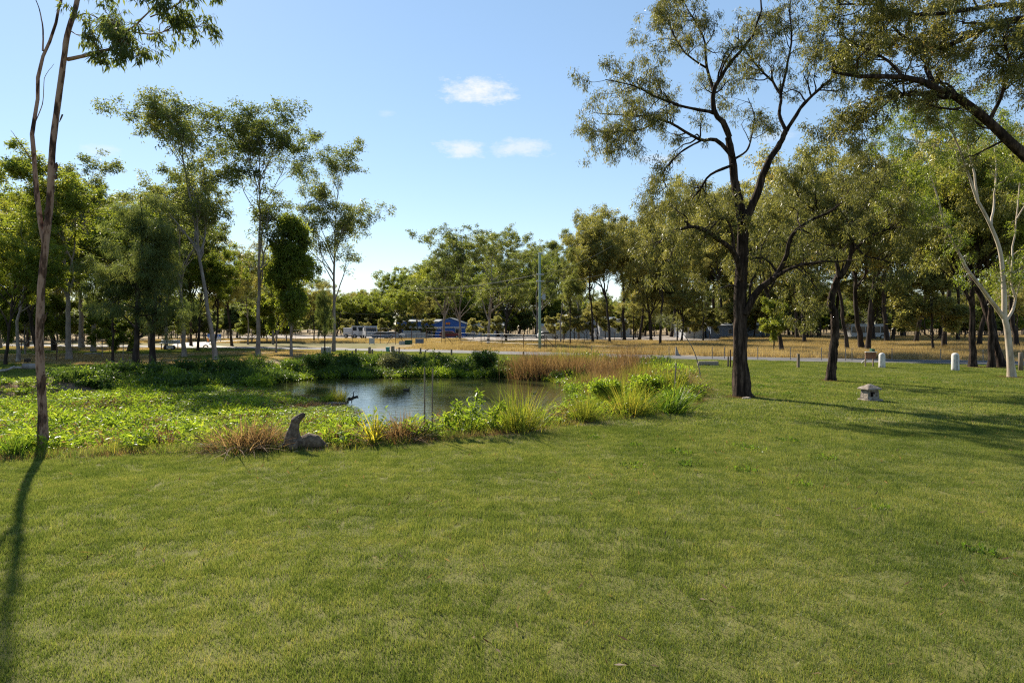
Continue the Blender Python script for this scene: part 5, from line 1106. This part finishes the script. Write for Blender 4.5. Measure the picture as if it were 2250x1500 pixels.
MB().box((0, -1.2, 2.0), (90 * q, 2.4, .12)).put('awning', M['white_metal'], o)
for k in range(6): MB().box(((-40 + k * 16) * q, -.05, 1.0), (11 * q, .12, 1.9)).put('shopfront_pane', M['glass_dark'], o)
o, q, hw = shed('blue_building', 955, 1022, 740, 711, 699, 15, 'blue_metal', 'roof_metal', 'blue gabled showroom with orange sign right of the long blue building', True, DB - 2, windows=((1000, 1014, .3, 2.0),), fascia=(2.2, .3))
mb = MB()
for i, (dx, dz) in enumerate(((-4, 0), (-2.2, .3), (-.2, 0), (1.8, .4), (3.8, 0))): mb.box(((-4 + dx) * q, -.12, CAMH + .42 + dz * .2), (1.5 * q, .06, .45))
e = mb.put('orange_lettering', M['orange'], o); e['kind'] = 'stuff'
shed('white_shed', 1024, 1105, 740, 716, 709, 12, 'white_metal', 'roof_metal', 'low white shed with grey roof right of the blue showroom', False, DB + 4, doors=((1060, 1075, 0, 2),))
shed('cream_shed', 1192, 1236, 738, 717, 712, 8, 'cream', 'roof_metal', 'small cream shed beside the far gravel yard', False, 130, doors=((1222, 1229, 0, 2),))
shed('white_shed', 1234, 1296, 736, 703, 683, 14, 'white_metal', 'white_metal', 'tall white gabled shed behind the slim trees right of the power pole', True, 132, doors=((1245, 1262, 0, 3.2),))
shed('white_shed', 1318, 1384, 735, 703, 697, 12, 'white_metal', 'roof_metal', 'white shed glimpsed between the woodland trunks', False, 140)
shed('white_shed', 1506, 1548, 735, 715, 708, 9, 'white_metal', 'roof_metal', 'small white gabled shed in the woodland left of the ironbark', True, 128, windows=((1513, 1517, .9, 1.8),))
shed('blue_grey_house', 1562, 1712, 736, 715, 710, 9, 'blue_grey', 'white_metal', 'long blue-grey house with white roof behind the ironbark', False, 125, windows=((1575, 1581, .9, 2.0), (1600, 1608, .9, 2.0), (1660, 1668, .9, 2.0), (1690, 1697, .9, 2.0)), doors=((1614, 1624, 0, 2.0),))
# vehicles
def wheel_pair(o, xs, y, r, q):
    for x in xs:
        w_ = MB().tube([(x, y, r), (x, y + .22, r)], r, 14).put('wheel', M['rubber'], o); MB().tube([(x, y - .02, r), (x, y + .02, r)], r * .55, 12).put('rim', M['steel'], w_)
def truck(px, d, label, cabm, L=6.0, rz=0.0):
    o = root('truck', ((px - 1125) / F * d, d, 0), label, 'truck', None, rz)
    MB().prism([(L / 2 - 1.9, -1.1, .6), (L / 2, -1.1, .6), (L / 2, -1.1, 1.5), (L / 2 - .35, -1.1, 2.5), (L / 2 - 1.9, -1.1, 2.5)], (0, 2.2, 0)).put('cab', M[cabm], o)
    MB().prism([(L / 2 - .03, -.95, 1.5), (L / 2 + .02, -.95, 1.5), (L / 2 - .3, -.95, 2.35), (L / 2 - .35, -.95, 2.35)], (0, 1.9, 0)).put('windscreen', M['glass_dark'], o); MB().box((L / 2 - 1.0, -1.11, 1.95), (1.0, .04, .75)).put('window', M['glass_dark'], o)
    MB().box((-.95, 0, .9), (L - 2.1, 2.1, .3)).put('tray', M['grey_metal'], o); MB().box((-.95, 0, 1.6), (L - 2.3, 2.0, 1.0), bev=.05).put('load', M['white_metal'], o)
    wheel_pair(o, (L / 2 - 1.0, -L / 2 + 1.0), -1.12, .45, 1); wheel_pair(o, (L / 2 - 1.0, -L / 2 + 1.0), .9, .45, 1)
    for sy in (-.8, .8): MB().box((L / 2 + .01, sy, .95), (.06, .3, .2)).put('headlight', M['white_metal'], o)
truck(812, 122, 'pale blue and white truck parked nose on in the far yard', 'white_metal', 5.0, -1.2); truck(778, 128, 'small white truck parked left of the blue and white truck', 'white_metal', 4.4, -.5)
def car(px, d, label, mat, van=False, rz=0.0, L=4.4):
    o = root('van' if van else 'car', ((px - 1125) / F * d, d, 0), label, 'van' if van else 'car', None, rz); H = 2.3 if van else 1.45
    pr = [(-L / 2, 0, .35), (L / 2, 0, .35), (L / 2, 0, .8), (L / 2 - .25, 0, .92), (L / 2 - 1.15, 0, 1.0), (L / 2 - 1.9, 0, H), (-L / 2 + (.15 if van else .9), 0, H), (-L / 2, 0, 1.0 if not van else H - .3)]
    mb = MB(); mb.prism([(a, -.85, c) for a, b, c in pr], (0, 1.7, 0)); bmesh.ops.bevel(mb.bm, geom=list(mb.bm.edges), offset=.06, segments=2, affect='EDGES'); mb.put('body', M[mat], o, smooth=False)
    MB().prism([(L / 2 - 1.35, -.87, 1.02), (L / 2 - 1.95, -.87, H - .12), (-L / 2 + (.4 if van else 1.1), -.87, H - .12), (-L / 2 + .35, -.87, 1.02)], (0, 1.74, 0)).put('window_band', M['glass_dark'], o)
    MB().prism([(L / 2 - 1.13, -.75, 1.02), (L / 2 - 1.09, -.75, 1.02), (L / 2 - 1.84, -.75, H - .08), (L / 2 - 1.88, -.75, H - .08)], (0, 1.5, 0)).put('windscreen', M['glass_dark'], o)
    wheel_pair(o, (L / 2 - .85, -L / 2 + .85), -.88, .33, 1); wheel_pair(o, (L / 2 - .85, -L / 2 + .85), .66, .33, 1)
    for sy in (-.62, .62): MB().box((L / 2 + .0, sy, .72), (.06, .3, .14)).put('headlight', M['white_metal'], o)
car(843, 118, 'dark car parked in the far yard right of the truck', 'blue_grey', False, .2); car(865, 120, 'silver car parked beside the dark car in the far yard', 'grey_metal', False, .1)
car(990, 128, 'dark red car parked before the blue showroom', 'red', False, .0); car(1206, 122, 'white ute parked by the cream shed', 'white_metal', False, .1)
# caravan / bus behind the woodland
d = 118; o = root('bus', ((1905 - 1125) / F * d, d, 0), 'white and dark grey bus parked behind the woodland right of centre', 'bus', None, 0)
L = 7.2; MB().prism([(-L / 2, -1.2, .5), (L / 2, -1.2, .5), (L / 2, -1.2, 1.2), (L / 2 - .9, -1.2, 2.9), (-L / 2, -1.2, 2.9)], (0, 2.4, 0)).put('body', M['white_metal'], o); MB().prism([(L / 2 - .45, -1.23, 1.25), (L / 2 - 1.2, -1.23, 2.4), (-L / 2 + .2, -1.23, 2.4), (-L / 2 + .2, -1.23, 1.25)], (0, 2.46, 0)).put('window_band', M['glass_dark'], o)
for k in range(4): MB().box((-L / 2 + 1.2 + k * 1.4, -1.25, 1.83), (.1, .06, 1.16)).put('window_pillar', M['white_metal'], o)
wheel_pair(o, (-2.2, 2.2), -1.25, .45, 1)
# stacks of pale pavers in the yard
rk = random.Random(12)
for (x, d, w, h, lab) in [(905, 126, 3.4, 1.5, 'tall stack of pale pavers in the middle of the yard before the blue building'), (893, 124, 2.2, 1.1, 'low stack of pale pavers left of the tall stack'), (921, 122, 2.6, 1.2, 'low stack of pale pavers right of the tall stack'), (936, 125, 2.8, 1.0, 'white wrapped stack at the right end of the paver stacks'), (880, 126, 1.8, .9, 'small white wrapped stack at the left end of the paver stacks')]:
    o = root('paver_stack', ((x - 1125) / F * d, d, 0), lab, 'stack'); kx = max(2, int(w / .8)); kz = max(2, int(h / .4)); bmz = MB().box((0, 0, 0), (w / kx * .95, .9, h / kz * .92), bev=.02).mesh('paver_block')
    for i in range(kx):
        for j in range(kz): link('paver_block', bmz, M['brick_stack'], o, ((i + .5) * w / kx - w / 2 + rk.uniform(-.02, .02), rk.uniform(-.05, .05), (j + .5) * h / kz + .08))
    MB().box((0, 0, .04), (w, .9, .08)).put('pallet', M['post_wood'], o)

# ------------------------------------------------------------------ labels that single out each tree of a row
MARKS = [(-400, 'the left picture edge'), (96, 'slender twin gum'), (315, 'dark casuarinas'), (567, 'straight grey gum'), (733, 'tank gum'), (948, 'blue building'),
         (1186, 'power pole'), (1635, 'big ironbark'), (1828, 'bent dark tree'), (1938, 'letterbox'), (2099, 'piped white post'), (2700, 'the right picture edge')]
ORD = ['first', 'second', 'third', 'fourth', 'fifth', 'sixth', 'seventh', 'eighth', 'ninth', 'tenth', 'eleventh', 'twelfth', 'thirteenth', 'fourteenth', 'fifteenth', 'sixteenth', 'seventeenth', 'eighteenth', 'nineteenth', 'twentieth']
SHORT = {GRP_L: 'green wood tree', GRP_R: 'dark trunked woodland tree', GRP_M: 'low spreading woodland tree', GRP_T: 'slim young gum', 'far trees around the yard': 'far leafy tree', 'low bushes near the far sheds': 'low bush',
         'understorey shrubs left of the pond': 'low leafy shrub', 'grass tufts on the far left bank': 'dark bank tuft'}
for grp, short in SHORT.items():
    obs = [o for o in COL.objects if o.parent is None and o.get('group') == grp]
    pxs = {o.name: 1125 + o.location.x / o.location.y * F for o in obs}
    for (x0, a), (x1, b) in zip(MARKS[:-1], MARKS[1:]):
        sel = sorted([o for o in obs if x0 <= pxs[o.name] < x1], key=lambda o: pxs[o.name])
        for i, o in enumerate(sel):
            where = 'between %s and %s' % (a, b) if 'edge' not in a + b else ('right of ' + a if 'edge' in b else 'left of ' + b)
            o['label'] = ('%s, %s from left, %s' % (short, ORD[i], where)) if len(sel) > 1 else '%s standing %s' % (short, where)
